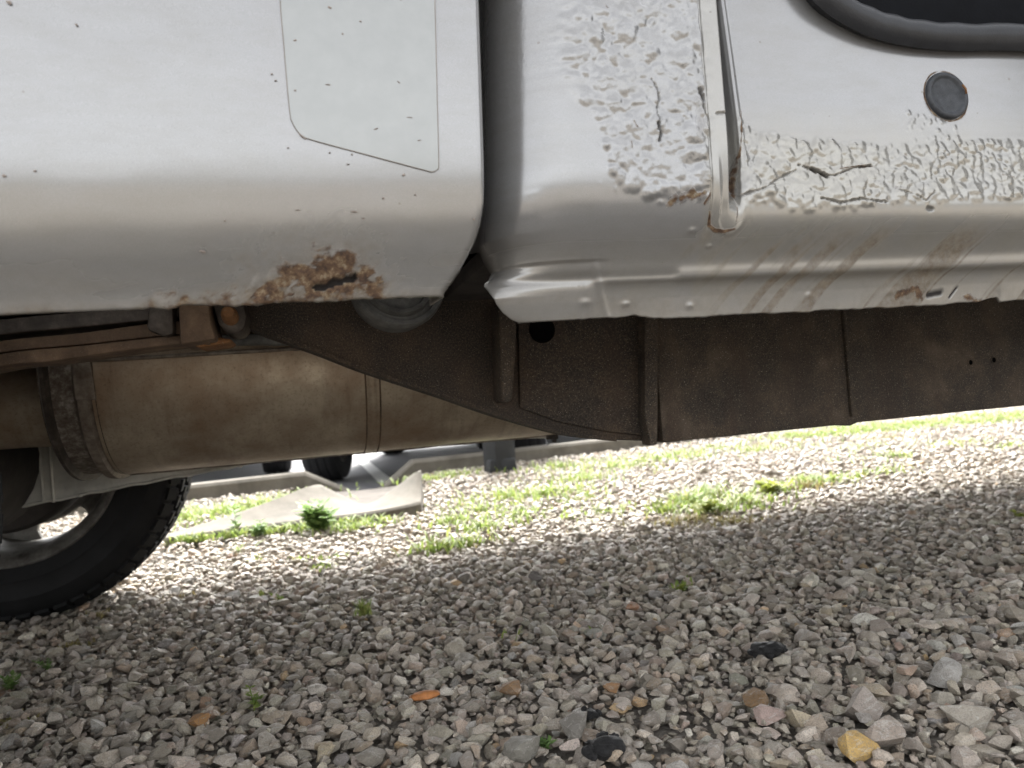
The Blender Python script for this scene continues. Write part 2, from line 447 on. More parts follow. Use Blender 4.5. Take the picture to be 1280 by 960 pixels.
# ---- bed side
def bed_side():
    zs = np.arange(.490, ZT + 1e-6, .0018); zs[0] = .490
    prof = np.array([(.490, .632), (.500, .628), (.513, .6215), (.53, .6125), (.548, .605), (.565, .6010), (.585, .598), (.62, .5955), (.70, .592), (.80, .590), (.9, .590)])
    pc = catmull(prof, 8); 
    edge = px2([(565, 358), (574, 346), (583, 332), (592, 314), (600, 296), (605, 276), (608, 250), (606.5, 200), (603, 120), (598, 0), (595, -60), (592, -200)])
    ez = np.array([e[1] for e in edge]); ex = np.array([e[0] for e in edge])
    o = np.argsort(ez); ez, ex = ez[o], ex[o]
    us = np.arange(-.24, .172, .0018); U, Z = np.meshgrid(us, zs)
    XR = np.interp(zs, ez, ex)[:, None]
    # wheel arch cuts the lower left
    s = (U + .24) / (us[-1] + .24)
    X = -.24 + s * (XR + .24)
    Yc = np.interp(Z, pc[:, 0], pc[:, 1])
    # soft body crease and dents
    Yc = Yc + .0012 * (fbm(X * 9, Z * 14, 3, 5) - .5)
    d_edge = XR - X
    Yc = Yc + .0075 * (1 - np.sqrt(np.clip(1 - (1 - np.clip(d_edge / .007, 0, 1)) ** 2, 0, 1)))
    # perforated, flaking patch at the bottom
    c1 = px2([(340, 350), (362, 338), (390, 334), (415, 328), (440, 330), (450, 342)])
    dp = dpoly(X, Z, c1)
    n1 = fbm(X * 160, Z * 200, 4, 3); n2 = fbm(X * 420, Z * 420, 3, 9)
    patch = np.clip(.95 - dp / .016 + (n1 - .5) * 1.3 + (fbm(X * 45, Z * 90, 3, 15) - .5) * 1.6, 0, 1)
    dp2 = dpoly(X, Z, px2([(395, 352), (425, 344), (446, 340)])); hole = (dp2 + (n1 - .5) * .006) < .0027
    smear = dpoly(X, Z, px2([(425, 316), (440, 320)])); patch = np.maximum(patch, np.clip(1.25 - smear / .008 + (n1 - .5) * .8, 0, 1) * .9)
    low = dpoly(X, Z, px2([(165, 384), (215, 378), (265, 377), (330, 372), (400, 362), (470, 360)]))
    lowm = np.clip(1.15 - low / .013 + (n1 - .5) * 1.6, 0, 1) * sstep(X, *[at(q, 370, .6)[0] for q in (130, 200)])
    amp = np.clip(patch + lowm * .7, 0, 1)
    Yc = Yc + amp * ((n1 - .5) * .0035 + (n2 - .5) * .0012)
    Yc = Yc + hole * .006
    cs = []; rs = []
    for k in range(90):
        t = rng.random(); q = np.array(c1[0]) + (np.array(c1[-1]) - np.array(c1[0])) * (t * 1.25 - .15)
        cs.append((q[0] + rng.normal(0, .004), q[1] + rng.normal(0, .006))); rs.append(rng.uniform(.002, .006))
    Yc -= domes(X, Z, cs, rs, [r * .16 for r in rs]) * 1
    rust = np.clip(patch * .95 + lowm * .62 * n1 * 1.6, 0, 1)
    rust *= .75 + .5 * fbm(X * 60, Z * 60, 3, 21)
    halo = np.clip(1.2 - dp / .03 + (n1 - .5) * 1.4, 0, 1)
    grime = np.clip((.545 - Z) / .05, 0, 1) * np.clip((fbm(X * 16, Z * 60, 4, 31) - .42) * 2.2, 0, 1)
    dirt = np.clip(halo * .6 + lowm * .9 + grime * .55 + sstep(Z, .500, .490) * .5, 0, 1)
    spots = dpoly(X, Z, px2([(380, 305), (425, 262), (445, 262)])) 
    dirt = np.maximum(dirt, np.clip(.5 - spots / .008 + (n1 - .5) * 1.2, 0, 1) * .45)
    dark = hole * 1.0
    cream = np.clip((.60 - Z) / .06, 0, 1) * .3
    # ragged lower edge
    rag = (fbm(X[0] * 90, X[0] * 0, 4, 77) - .5) * .006 * (np.interp(X[0], [at(150, 380, .6)[0], at(200, 380, .6)[0], at(300, 380, .6)[0], at(560, 380, .6)[0]], [.15, 1, .6, .25]))
    Zg = Z + rag[None, :] * np.clip((.505 - Z) / .015, 0, 1)
    nr, nc = X.shape
    # hem: fold the bottom edge back and up, and return the front edge inboard
    rows = [(X[0], Yc[0] + .0035, Zg[0] - .0004), (X[0], Yc[0] + .005, Zg[0] + .012), (X[0], Yc[0] + .03, Zg[0] + .05)]
    A = [np.vstack([r[k][None] for r in rows[::-1]] + [(X, Yc, Zg)[k]]) for k in range(3)]
    at_ = [np.vstack([a[:1]] * 3 + [a]) for a in (cream, dirt, rust, dark * 1.0)]
    cols = [(A[0][:, -1:] - .001, A[1][:, -1:] + .004, A[2][:, -1:]), (A[0][:, -1:] - .004, A[1][:, -1:] + .05, A[2][:, -1:])]
    B = [np.hstack([A[k]] + [c[k] for c in cols]) for k in range(3)]
    at_ = [np.hstack([a] + [a[:, -1:]] * 2) for a in at_]
    nr, nc = B[0].shape
    V = np.stack(B, -1).reshape(-1, 3)
    bl = np.hstack([np.vstack([np.zeros((3, X.shape[1])), amp]), np.zeros((nr, 2))])
    ob = part('bed_side', V, grid_faces(nr, nc), M['paint'], T, True, attrs=dict(cream=at_[0].ravel(), dirt=at_[1].ravel(), rust=at_[2].ravel(), dark=at_[3].ravel(), blister=bl.ravel()))
    ob['label'] = 'silver bed side panel with rust hole along its bottom edge'
    # clear protective film, a hair proud of the paint
    def surfY(x, z): return np.interp(z, pc[:, 0], pc[:, 1])
    film = np.array(px2([(350, -80), (350.5, 0), (355, 60), (362, 140), (366, 157), (375, 170), (388, 177), (460, 196), (530, 214), (540, 216), (546, 213), (547.5, 204), (545, 130), (541, 0), (539, -80)]))
    film = catmull(film, 5)
    nF = len(film); half = nF // 2
    L = []; 
    zz = np.linspace(film[:, 1].min() + .0001, film[:, 1].max() - .001, 120)
    V = []; 
    for z in zz:
        xs_ = []
        for i in range(nF - 1):
            a, b = film[i], film[i + 1]
            if (a[1] - z) * (b[1] - z) <= 0 and a[1] != b[1]: xs_.append(a[0] + (b[0] - a[0]) * (z - a[1]) / (b[1] - a[1]))
        x0, x1 = min(xs_), max(xs_)
        for t in np.linspace(0, 1, 14): V.append((x0 + (x1 - x0) * t, surfY(0, z) - .0011, z))
    mf = NM('clear_film'); mf.fin(mf.mix(m_f(mf), (.226, .232, .226), (.243, .249, .242)), .31, .5, Coat_Weight=.8, Coat_Roughness=.16)
    ml = simple('film_edge_dirt', (.20, .18, .16), .8)
    fo = part('protective_film', V, grid_faces(120, 14), mf.m, T, True)
    fo['label'] = 'clear rounded protective film on the bed side'
    P = [(x, surfY(0, z) - .0010, z) for x, z in film]
    MB().tube(P, .0004, 6).build('film_edge', ml, fo, smooth=True)
    # tar specks and chips on the panel
    tm = simple('tar_speck', (.20, .17, .15), .8)
    chips = [(412, 14, 4, 2, .4), (410, 108, 4.5, 1.3, 0), (369, 54, 3, 1.5, -.5), (378, 171, 6.5, 1.6, .75), (498, 105, 3, 1, .6), (512, 148, 5, 1, .1), (470, 162, 4, 1.2, -.4), (524, 176, 3.5, 1, 0),
             (369, 115, 2, 1.5, 0), (340, 95, 2, 1.2, .2), (345, 103, 2, 1.2, 0), (440, 193, 1.5, 1.5, 0), (412, 191, 2, 1.2, 0), (360, 185, 2, 1, 0), (505, 218, 2.5, 2, 0), (480, 246, 2.2, 1.6, 0), (595, 271, 2.5, 2, 0),
             (500, 3, 2, 3, 0), (450, 31, 2, 1.5, 0), (428, 46, 1.5, 2, 0), (4, 219, 3, 2, 0), (43, 213, 2, 1.5, 0), (280, 273, 2, 1.5, 0), (250, 309, 5, 2, .2), (15, 8, 4, 3, .3), (98, 35, 2, 2, 0), (520, 242, 2, 2, 0), (435, 205, 3, 1, 0), (372, 260, 5, 1.3, 0), (443, 262, 6, 1.4, .1), (455, 270, 3, 1.3, 0)]
    k_ = 0
    mb = MB()
    for (a, b, rx, ry, an) in chips:
        c = at(a, b, .596); n = 9; s_ = .00048
        rr = [rng.uniform(.75, 1.25) for _ in range(n)]
        ring = [(c[0] + (rx * rr[i] * cos(2 * pi * i / n) * cos(an) + ry * rr[i] * sin(2 * pi * i / n) * sin(an)) * s_, 0, c[2] + (-rx * rr[i] * cos(2 * pi * i / n) * sin(an) + ry * rr[i] * sin(2 * pi * i / n) * cos(an)) * s_) for i in range(n)]
        V = [(x, surfY(0, z) - .0012, z) for x, _, z in ring] + [(c[0], surfY(0, c[2]) - .0018, c[2])]
        mb.add(V, [(i, (i + 1) % n, n) for i in range(n)])
    o = mb.build('tar_specks', tm, T); o['kind'] = 'stuff'; o['label'] = 'small brown tar specks stuck to the silver paint'
def m_f(m): return m.ramp(m.noise(60, 3, .6), [(.35, 0.0), (.7, 1.0)])
bed_side()

# ---- cab side, sill and rocker
XJ0, XJ1, XJ2, XJ3 = [at(p, 160, .595)[0] for p in (888.5, 893, 912, 939)]
SEAL = np.array(px2([(985, -80), (1000, -35), (1019, 0), (1046, 22), (1078, 39), (1105, 48), (1135, 54.5), (1170, 58.5), (1210, 60), (1280, 60.5)], .616))
zend = SEAL[-1][1]
SEAL = np.vstack([SEAL, [(1.0, zend), (1.3, zend)]])
def cab_side():
    step = .00095
    us = np.concatenate([np.arange(.238, .82, step), np.linspace(.823, 1.6, 60)])
    zs = np.arange(.4665, ZT, step)
    U, Z = np.meshgrid(us, zs)
    pr_ = catmull([(.4625, .656), (.475, .6525), (.489, .6475), (.4945, .6435), (.4985, .6375), (.503, .6355), (.509, .6345), (.5145, .632), (.523, .6262), (.532, .6195), (.542, .6128), (.553, .6070), (.566, .6024), (.585, .5997), (.62, .599), (.66, .5985), (.9, .597)], 8)
    Yl = np.interp(Z, pr_[:, 0], pr_[:, 1])
    flat_ = np.interp(Z, [.46, .5145, .52], [.655, .634, .628]); Yl = np.where(Z < .5165, flat_ + (Yl - flat_) * sstep(U, .245, .275), Yl)
    X = U.copy()
    jd = sstep(Z, .528, .592)                    # fades the door recess out below
    right = sstep(X, XJ2 - .002, XJ3 - .004)
    sill_lean = np.interp(Z, [.5, .56, .618, .632, .70, .78], [0, .011, .0145, .016, .022, .030])
    Y = Yl + right * jd * sill_lean * 1.0
    # hem edge, narrow raised strip, dark return, small bead on its right
    gz = sstep(Z, .536, .545)
    xl = X - (.363 - XJ0) * 0
    bend = (Z - .63) * .012
    g = np.exp(-((X - XJ0 - .0005) / .0010) ** 2); Y += g * .0030 * gz
    taper = np.interp(Z, [.55, .60, .66], [.7, .95, 1.0]); xa = XJ2 - .001 * 0; xb = XJ2 + (XJ3 - .001 - XJ2) * taper
    chan = sstep(X, xa, xa + .004) * (1 - sstep(X, xb - .003, xb))
    Y += chan * .020 * sstep(Z, .552, .585)
    # rounded pocket end
    cx, cz = (XJ1 + XJ3) / 2, .5475; hw = (XJ3 - XJ1) / 2
    zlow = cz + .0
    dd = np.where(Z > zlow, np.abs(X - cx - (Z - zlow) * .05), np.hypot(X - cx, Z - zlow)) - hw * (.72 + .28 * sstep(Z, .55, .64))
    lip = np.exp(-(dd / .0018) ** 2) * sstep(Z, .575, .555)
    Y -= lip * .0008
    inside = sstep(dd, .002, -.004)
    Y += inside * .003 * sstep(Z, .535, .56) * sstep(Z, .62, .57)
    Y += np.exp(-((X - XJ3 - .001) / .0026) ** 2) * -.0013 * jd
    # beads / dimples stamped in the lower flange
    for a, b, r in ((735, 377, 8), (788, 378, 6), (870, 378, 5), (1020, 366, 5), (1128, 361, 6), (730, 318, 5), (872, 285, 6), (900, 302, 4)):
        c = at(a, b, .64 if b > 330 else .605); q = np.exp(-(((X - c[0]) / (r * .0007)) ** 2 + ((Z - c[2]) / (r * .0004)) ** 2)); Y -= q * .0014
    # step in the bead: shallow panel overlap left of the pocket
    st = sstep(X, at(838, 345, .64)[0], at(852, 345, .64)[0]); Y += (1 - st) * np.exp(-((Z - .5015) / .0055) ** 2) * .0035
    ov = np.exp(-((X - at(748, 350, .64)[0] - (.50 - Z) * .35) / .0035) ** 2) * sstep(Z, .525, .50); Y -= ov * .0016
    # --- paint blisters
    def fill(polys, n, r0, r1, k=2.0):
        cs, rs = [], []
        P = np.array(px2(polys)); lo, hi = P.min(0), P.max(0)
        while len(cs) < n:
            x, z = rng.uniform(lo, hi)
            if inpoly(np.array([x]), np.array([z]), [tuple(p) for p in P])[0]:
                cs.append((x, z)); rs.append(r0 + (r1 - r0) * rng.random() ** k)
        return cs, rs
    cs, rs = [], []
    for poly, n, r0, r1 in (
        ([(705, -60), (884, -60), (886, 248), (800, 240), (765, 215), (752, 150), (716, 110), (700, 40)], 1500, .0022, .0078),
        ([(930, 120), (938, 150), (990, 172), (1110, 178), (1180, 172), (1280, 170), (1330, 180), (1330, 245), (1190, 245), (1120, 252), (1000, 258), (935, 250)], 1500, .0014, .0055),
        ([(720, -60), (880, -60), (880, 235), (800, 225), (770, 140), (730, 90)], 60, .008, .012),
        ([(940, 180), (1280, 190), (1280, 240), (945, 245)], 30, .006, .009),
        ([(690, -60), (884, -60), (886, 258), (790, 252), (750, 235), (738, 160), (700, 120), (686, 40)], 200, .0010, .003),
        ([(930, 160), (1110, 180), (1120, 215), (1000, 235), (932, 245)], 260, .0022, .008),
        ([(1150, 130), (1215, 145), (1215, 175), (1145, 175)], 45, .001, .003),
        ([(1360, 170), (2000, 190), (2000, 260), (1360, 250)], 400, .003, .009),
        ([(640, 300), (655, 285), (665, 300), (640, 330)], 12, .0008, .0016)):
        c, r = fill(poly, n, r0, r1); cs += c; rs += r
    wx = (fbm(X * 60, Z * 60, 3, 41) - .5) * .0045; wz = (fbm(X * 60, Z * 60, 3, 47) - .5) * .0045
    Xi, Zi = np.meshgrid(np.arange(.2, 1.62, .0009), np.arange(.46, .80, .0009))
    H = domes(Xi, Zi, cs, rs, [min(r, .003) * .18 + .17 * r * rng.uniform(.5, 1.5) for r in rs])
    def blur(A, k):
        for ax_ in (0, 1):
            A = sum(np.roll(A, q, ax_) for q in range(-k, k + 1)) / (2 * k + 1)
        return A
    Hs = blur(blur(H, 1), 1); Hl = blur(blur(H, 5), 4)
    gate = np.clip((fbm(Xi * 24, Zi * 24, 3, 63) - .30) * 3.2, .65, 1.15)
    H = (Hs * 1.25) * gate
    def samp(A, x, z):
        i = np.clip(((z - .46) / .0009), 0, A.shape[0] - 2); j = np.clip(((x - .2) / .0009), 0, A.shape[1] - 2)
        i0 = i.astype(int); j0 = j.astype(int); fi = i - i0; fj = j - j0
        return (A[i0, j0] * (1 - fj) + A[i0, j0 + 1] * fj) * (1 - fi) + (A[i0 + 1, j0] * (1 - fj) + A[i0 + 1, j0 + 1] * fj) * fi
    Hb = samp(H, X + wx, Z + wz)
    # long wrinkles running through the blistered skin
    wr = 1 - np.abs(fbm(X * 55 + 3, Z * 75, 3, 61) * 2 - 1); wr = np.clip((wr - .72) / .28, 0, 1)
    area = np.clip(Hb / .0016, 0, 1)
    Hb = Hb + area * (wr * .0004 + (fbm(X * 300, Z * 300, 3, 67) - .5) * .0004)
    strip = (X > XJ0 - .001) & (X < XJ3 + .001)
    Hb = np.where(strip, Hb * .25, Hb)
    Y -= Hb
    # --- cracks in the paint
    dark = np.zeros(X.shape)
    nn = (fbm(X * 500, Z * 500, 2, 71) - .5) * .0016
    cracks = [([(1008, 201), (1022, 206), (1034, 209), (1040, 215), (1055, 214), (1078, 205), (1100, 202)], .0005, .9),
              ([(1024, 206), (1034, 210), (1044, 216)], .0013, 1),
              ([(935, 240), (960, 233), (985, 217), (1005, 208)], .0004, .6), ([(1035, 244), (1060, 250), (1085, 245), (1118, 249)], .0005, .8),
              ([(813, 100), (820, 112), (823, 125), (820, 138), (823, 150), (821, 163)], .0004, .6), ([(821, 155), (825, 168), (823, 176)], .0008, .9), ([(872, 112), (878, 120), (879, 135), (885, 150)], .0006, .7), ([(875, 116), (878, 124)], .0018, .9),
              
              ([(1130, 232), (1150, 238), (1168, 247), (1178, 236)], .0004, .6), ([(895, 142), (910, 142)], .0004, .5), ([(1170, 256), (1176, 258)], .0012, .7)]
    for P, w, k in cracks:
        w = max(w, .0006)
        d = dpoly(X, Z, px2(P)) + nn * min(1, w / .0008)
        wv = w * (.45 + 1.3 * vnoise(X * 160, Z * 160, 73)); q = np.clip(1.5 - d / wv, 0, 1); Y += q * .0028 * k; dark = np.maximum(dark, q * k * .9)
    # torn flap lifts under the wide crack
    fl = inpoly(X, Z, px2([(1040, 214), (1100, 203), (1118, 248), (1060, 252), (1035, 244)])); Y -= fl * .0
    # --- stains
    n1 = fbm(X * 130, Z * 130, 4, 81); n2 = fbm(X * 40, Z * 40, 4, 83)
    rust = np.zeros(X.shape)
    def blot(P, w, k, amp=1.2):
        return np.clip(1 - dpoly(X, Z, px2(P)) / w + (n1 - .5) * amp, 0, 1) * k
    rust = np.maximum(rust, blot([(893, 262), (896, 277), (905, 283), (918, 284), (930, 281)], .0026, 1.0, .7))
    rust = np.maximum(rust, blot([(938, 130), (934, 200), (930, 278)], .0012, .9, 1.3))
    rust = np.maximum(rust, blot([(840, 250), (860, 244), (882, 240)], .006, .85, 2.0))
    rust = np.maximum(rust, blot([(884, 252), (890, 240)], .003, .8, 1.4))
    rust = np.maximum(rust, blot([(1172, 356), (1195, 350), (1205, 360)], .005, .95, 1.5))
    rust = np.maximum(rust, blot([(1262, 357), (1285, 365)], .005, .7, 1.6))
    rust = np.maximum(rust, blot([(790, 153), (795, 160)], .0022, .7, .9)); rust = np.maximum(rust, blot([(788, 178), (789, 186)], .0016, .6, .9))
    rust = np.maximum(rust, blot([(755, 11), (757, 13)], .0018, .55, .8)); rust = np.maximum(rust, blot([(756, 74), (757, 76)], .0018, .6, .8))
    rust = np.maximum(rust, blot([(1060, 206), (1085, 202), (1102, 203)], .0014, .7, 1)); rust = np.maximum(rust, blot([(1265, 214), (1280, 217)], .002, .65, .9))
    rust = np.maximum(rust, blot([(1228, 172), (1238, 174)], .0022, .5, 1)); rust = np.maximum(rust, blot([(1235, 205), (1262, 206)], .002, .4, 1.4))
    ring = np.abs(np.hypot(X - PLUG[0], Z - PLUG[2]) - .0262); rust = np.maximum(rust, np.clip(1.1 - ring / .0016 + (n1 - .5) * 1.4, 0, 1) * .75)
    hole = np.clip(1.5 - dpoly(X, Z, px2([(1172, 364), (1188, 361)], .64)) / .0022, 0, 1); hole = np.maximum(hole, np.clip(1.4 - dpoly(X, Z, px2([(1200, 366), (1207, 357)], .64)) / .0012, 0, 1))
    dark = np.maximum(dark, hole); Y += hole * .0015
    # run-off streaks across the lower sill, slanting down to the left
    q = X * 1.0 - (Z - .5) * 1.05
    stn = vnoise(q * 80, Z * 7, 91) * .7 + vnoise(q * 230, Z * 16, 92) * .3
    sm = sstep(X, at(830, 350, .64)[0], at(960, 350, .64)[0]) * np.interp(Z, [.46, .475, .50, .52, .54, .552], [.7, .9, .85, .8, .15, 0])
    streak = np.clip((stn - .50) * 7, 0, 1) * (.55 + .6 * n2) * sm
    dirt = np.maximum(np.clip(streak * 1.6, 0, 1), sstep(Z, .502, .490) * (.06 + .22 * n2)); dirt = np.maximum(dirt, sstep(Z, .545, .52) * .16)
    dirt = np.maximum(dirt, blot([(896, 288), (884, 300), (872, 312)], .007, .6, 1.4))
    dirt = np.maximum(dirt, blot([(665, 305), (690, 310)], .014, .32, 1.2)); dirt = np.maximum(dirt, blot([(742, 362), (750, 350)], .006, .4, 1.4))
    dirt = np.maximum(dirt, blot([(800, 312), (810, 312)], .006, .3, 1.4)); dirt = np.maximum(dirt, np.clip((.476 - Z) / .012, 0, 1) * (.25 + .5 * n1))
    dirt = np.maximum(dirt, blot([(1003, 293), (1012, 288), (1020, 280)], .0022, .45, .8))
    dirt = np.maximum(dirt, np.clip((n2 - .56) * 3, 0, 1) * .3 * sstep(Z, .535, .51))
    cream = np.clip(np.interp(Z, [.46, .53, .56, .62, .66], [.75, .7, .8, .7, 0]) * sstep(X, XJ0 - .01, XJ0) * (.5 + n2) + area * .25 * sstep(X, .40, .42), 0, 1)
    cream = np.maximum(cream, ((X > XJ0) & (X < XJ2)) * .6)
    cream = np.maximum(cream, np.interp(Z, [.46, .52, .55], [.7, .45, 0]) * (.4 + n2))
    # greyish primer patch
    gp = blot([(872, 130), (873, 170)], .006, .45, 1.3); dirt = np.maximum(dirt, gp * .5)
    # ragged bottom edge
    rag = (fbm(X[0] * 60, X[0] * 0 + 4, 4, 95) - .5) * .0035
    tooth = sstep(X[0], at(1236, 370, .64)[0], at(1262, 370, .64)[0]) * (1 - sstep(X[0], at(1262, 370, .64)[0], at(1266, 370, .64)[0])) * .0045
    lb = np.interp(X[0], [at(p, 395, .645)[0] for p in (650, 720, 800, 822, 836)], [.0, .0035, .0045, .0005, -.0003]) - .0035
    Zg = Z + (rag + tooth * 1.0 + lb)[None, :] * np.clip((.482 - Z) / .016, 0, 1)
    # --- rolled rear corner: extra columns that curl back into the gap
    na = 34; pe = px2([(668, 403), (655, 401), (644, 396.5), (633, 388.5), (624, 378), (617, 365), (613.5, 353), (616, 347), (623, 341), (628, 332), (622, 316), (612, 296), (609, 240), (608, 0), (606, -200)], .64)
    ez = np.array([p[1] for p in pe]); ex = np.array([p[0] for p in pe]); o = np.argsort(ez)
    XE = np.interp(zs, ez[o], ex[o])
    Rr = np.interp(zs, [.46, .488, .498, .51, .53, .6], [.004, .006, .018, .045, .070, .076])
    x0 = us[0]
    ang = np.linspace(1, 0, na, endpoint=False) * radians(88)
    CX, CY = [], []
    for a in ang:
        # ellipse from the flat skin back to the edge position
        CX.append(x0 - (x0 - XE) * np.sin(a) ** 1.0); CY.append(Y[:, 0] + Hb[:, 0] + Rr * (1 - np.cos(a)))
    CX = np.array(CX).T; CY = np.array(CY).T
    CX = np.hstack([CX[:, :1] + .004, CX]); CY = np.hstack([CY[:, :1] + np.interp(zs, [.46, .54, .56], [.003, .02, .16])[:, None], CY])
    Zc_ = np.repeat(zs[:, None], na, 1); Xc_ = CX[:, 1:]
    CY[:, 1:] -= samp(H, Xc_ + (fbm(Xc_ * 60, Zc_ * 60, 3, 41) - .5) * .0045, Zc_ + (fbm(Xc_ * 60, Zc_ * 60, 3, 47) - .5) * .0045)
    CZ = np.repeat(zs[:, None], na + 1, 1); CZ = CZ + (Zg[:, :1] - Z[:, :1])
    ex2 = lambda a, v=None: np.hstack([np.repeat(a[:, :1], na + 1, 1) if v is None else np.full((len(zs), na + 1), v), a])
    X2 = np.hstack([CX, X]); Y2 = np.hstack([CY, Y]); Z2 = np.hstack([CZ, Zg])
    dirt2 = ex2(dirt); cx_ = fbm(X2 * 30, Z2 * 40, 4, 55)
    dirt2 = np.maximum(dirt2, np.clip((.53 - Z2) / .06, 0, 1) * np.clip((cx_ - .45) * 2.5, 0, .4))
    dk2 = ex2(dark); dk2[:, 0] = .85; dk2[:, 1:6] = np.maximum(dk2[:, 1:6], np.linspace(.6, 0, 5))  # grime plus painted gap shade, fading out round the rolled corner
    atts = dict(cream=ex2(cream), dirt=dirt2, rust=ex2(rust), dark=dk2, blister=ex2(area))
    # hem under the flange
    rows = [(X2[0], Y2[0] + .03, Z2[0] + .05), (X2[0], Y2[0] + .004, Z2[0] + .012), (X2[0], Y2[0] + .003, Z2[0] - .0004)]
    G = [np.vstack([r[k][None] for r in rows] + [(X2, Y2, Z2)[k]]) for k in range(3)]
    atts = {k: np.vstack([a[:1]] * 3 + [a]).ravel() for k, a in atts.items()}
    nr, nc = G[0].shape
    # door opening: drop the faces above the seal line
    sz = np.interp(G[0], SEAL[:, 0], SEAL[:, 1], left=99)
    inside = G[2] > sz + .004
    kp = ~(inside[:-1, :-1] | inside[1:, 1:])
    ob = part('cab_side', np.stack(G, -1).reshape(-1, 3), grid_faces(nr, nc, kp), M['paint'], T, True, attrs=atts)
    ob['label'] = 'silver cab corner and rocker with blistered cracked paint'
    return ob
PLUG = at(1183.5, 119.5, .6165)
cab_side()

# seal round the door opening
sp = SEAL[:, :]; sc_ = catmull(np.column_stack([sp[:, 0], np.full(len(sp), .616), sp[:, 1]]), 6)
topx = sc_[0]
up_leg = [(topx[0] - .010 * k, .607 - .001 * k, topx[2] + .08 * k) for k in range(12, 0, -1)]
sc_ = np.vstack([up_leg, sc_])
def sweep_seal():
    prof = [(-.004, -.002), (.0005, -.007), (.006, -.0105), (.012, -.0115), (.018, -.010), (.0225, -.006), (.024, .0), (.0225, .006), (.0255, .0065), (.026, .014), (.018, .02), (.004, .016)]
    V = []; n = len(prof)
    for i, p in enumerate(sc_):
        t = sc_[min(i + 1, len(sc_) - 1)] - sc_[max(i - 1, 0)]; t[1] = 0; t /= np.linalg.norm(t)
        nrm = np.array([-t[2], 0, t[0]])
        if nrm[2] < 0 and i > 12: nrm = -nrm
        if i <= 12 and nrm[0] < 0: nrm = -nrm
        w = 1 + .03 * sin(i * .9)
        for u, v in prof: V.append(p + nrm * (u * w) + np.array([0, 1, 0]) * v)
    F = [(i * n + k, i * n + (k + 1) % n, (i + 1) * n + (k + 1) % n, (i + 1) * n + k) for i in range(len(sc_) - 1) for k in range(n)]
    o = part('door_seal', V, F, M['seal'], T, 50); o['label'] = 'black rubber weatherstrip round the open door'
    bm = bmesh.new(); bm.from_mesh(o.data); bmesh.ops.recalc_face_normals(bm, faces=bm.faces); bm.to_mesh(o.data); bm.free()
sweep_seal()
# drain plug
pn = np.array((0, -1, .12))
o = MB().lathe([(r_ * 1.24, h_ * 1.1) for r_, h_ in [(.0198, -.004), (.0200, .0006), (.0192, .0022), (.0172, .0027), (.0160, .0021), (.0150, .0006), (.0142, .0002), (.006, .0004), (.0, .0005)]], PLUG, pn, 48).build('drain_plug', M['plug'], T, smooth=True)
o['label'] = 'round black rubber plug in the door sill'
MB().tube([tuple(at(a, b, .6115)) for a, b in ((1203, 106), (1207, 111), (1208, 117))], .0011, 6).build('rust_blister', M['orange'], o, smooth=True)

# cab shell above and beyond the detailed strip (outside the frame, keeps the daylight off the underside)
Yn, Yf = .598, 2.42        # near and far side of the truck
XC0, XC1 = .168, 2.05       # cab back wall, dash
def plate(name, poly, y, th, mat=None, bev=.006, axis=1):
    return MB().prism(poly, axis, y, y + th).build(name, mat or M['paint2'], T, bevel=bev)
plate('cab_quarter_panel', [(XC0, ZT - .004), (SEAL[0][0] - .09, ZT - .004), (SEAL[0][0] - .13, 1.15), (XC0, 1.15)], Yn, .03)
MB().prism([(.352, ZT - .006), (SEAL[0][0] + .002, ZT - .006), (SEAL[0][0] - .05, 1.16), (.34, 1.16)], 1, .6135, .66).build('door_jamb', M['paint2'], T, bevel=.004)
plate('cab_pillar', [(XC0, 1.15), (.32, 1.15), (.42, 1.72), (XC0 + .10, 1.72)], Yn + .03, .04)
plate('cab_pillar', [(1.72, 1.15), (1.80, 1.15), (1.42, 1.72), (1.36, 1.72)], Yn + .03, .04)
plate('cab_far_side', [(XC0, .50), (XC1, .50), (XC1, 1.15), (XC0, 1.15)], Yf - .03, .03)
plate('cab_pillar', [(XC0, 1.15), (.34, 1.15), (.40, 1.72), (XC0 + .10, 1.72)], Yf - .07, .04)
plate('cab_pillar', [(1.72, 1.15), (1.80, 1.15), (1.42, 1.72), (1.36, 1.72)], Yf - .07, .04)
MB().prism([(XC0 + .08, 1.72), (XC0 + .12, 1.77), (1.1, 1.80), (1.45, 1.75), (1.5, 1.71)], 1, Yn + .04, Yf - .04).build('cab_roof', M['paint2'], T, bevel=.015)
MB().box(((XC0 + .017), (Yn + Yf) / 2 + .03, .87), (.02, Yf - Yn - .14, .56)).build('cab_back_wall', M['dark'], T, bevel=.004)  # dark steel instead of body paint: grime and gap shade in the colour
MB().box((XC0 + .05, (Yn + Yf) / 2, 1.43), (.012, Yf - Yn - .16, .56)).build('rear_window', M['glass'], T)
MB().prism([(1.78, 1.16), (1.80, 1.17), (1.47, 1.72), (1.45, 1.71)], 1, Yn + .08, Yf - .08).build('windshield', M['glass'], T)
MB().box((1.03, (Yn + Yf) / 2 + .045, .545), (1.70, Yf - Yn - .16, .02)).build('cab_floor', M['dark'], T, bevel=.004)
MB().prism([(.185, .70), (.40, .70), (.46, .64), (1.6, .64), (1.62, .66), (1.62, .70), (.185, .72)], 1, .70, 2.35).build('floor_carpet', M['black'], T, bevel=.008)
MB().box((1.0, .655, .733), (1.16, .05, .012)).build('sill_trim', M['hole'], T, bevel=.004)  # coloured near-black to carry the deep shade inside the door opening
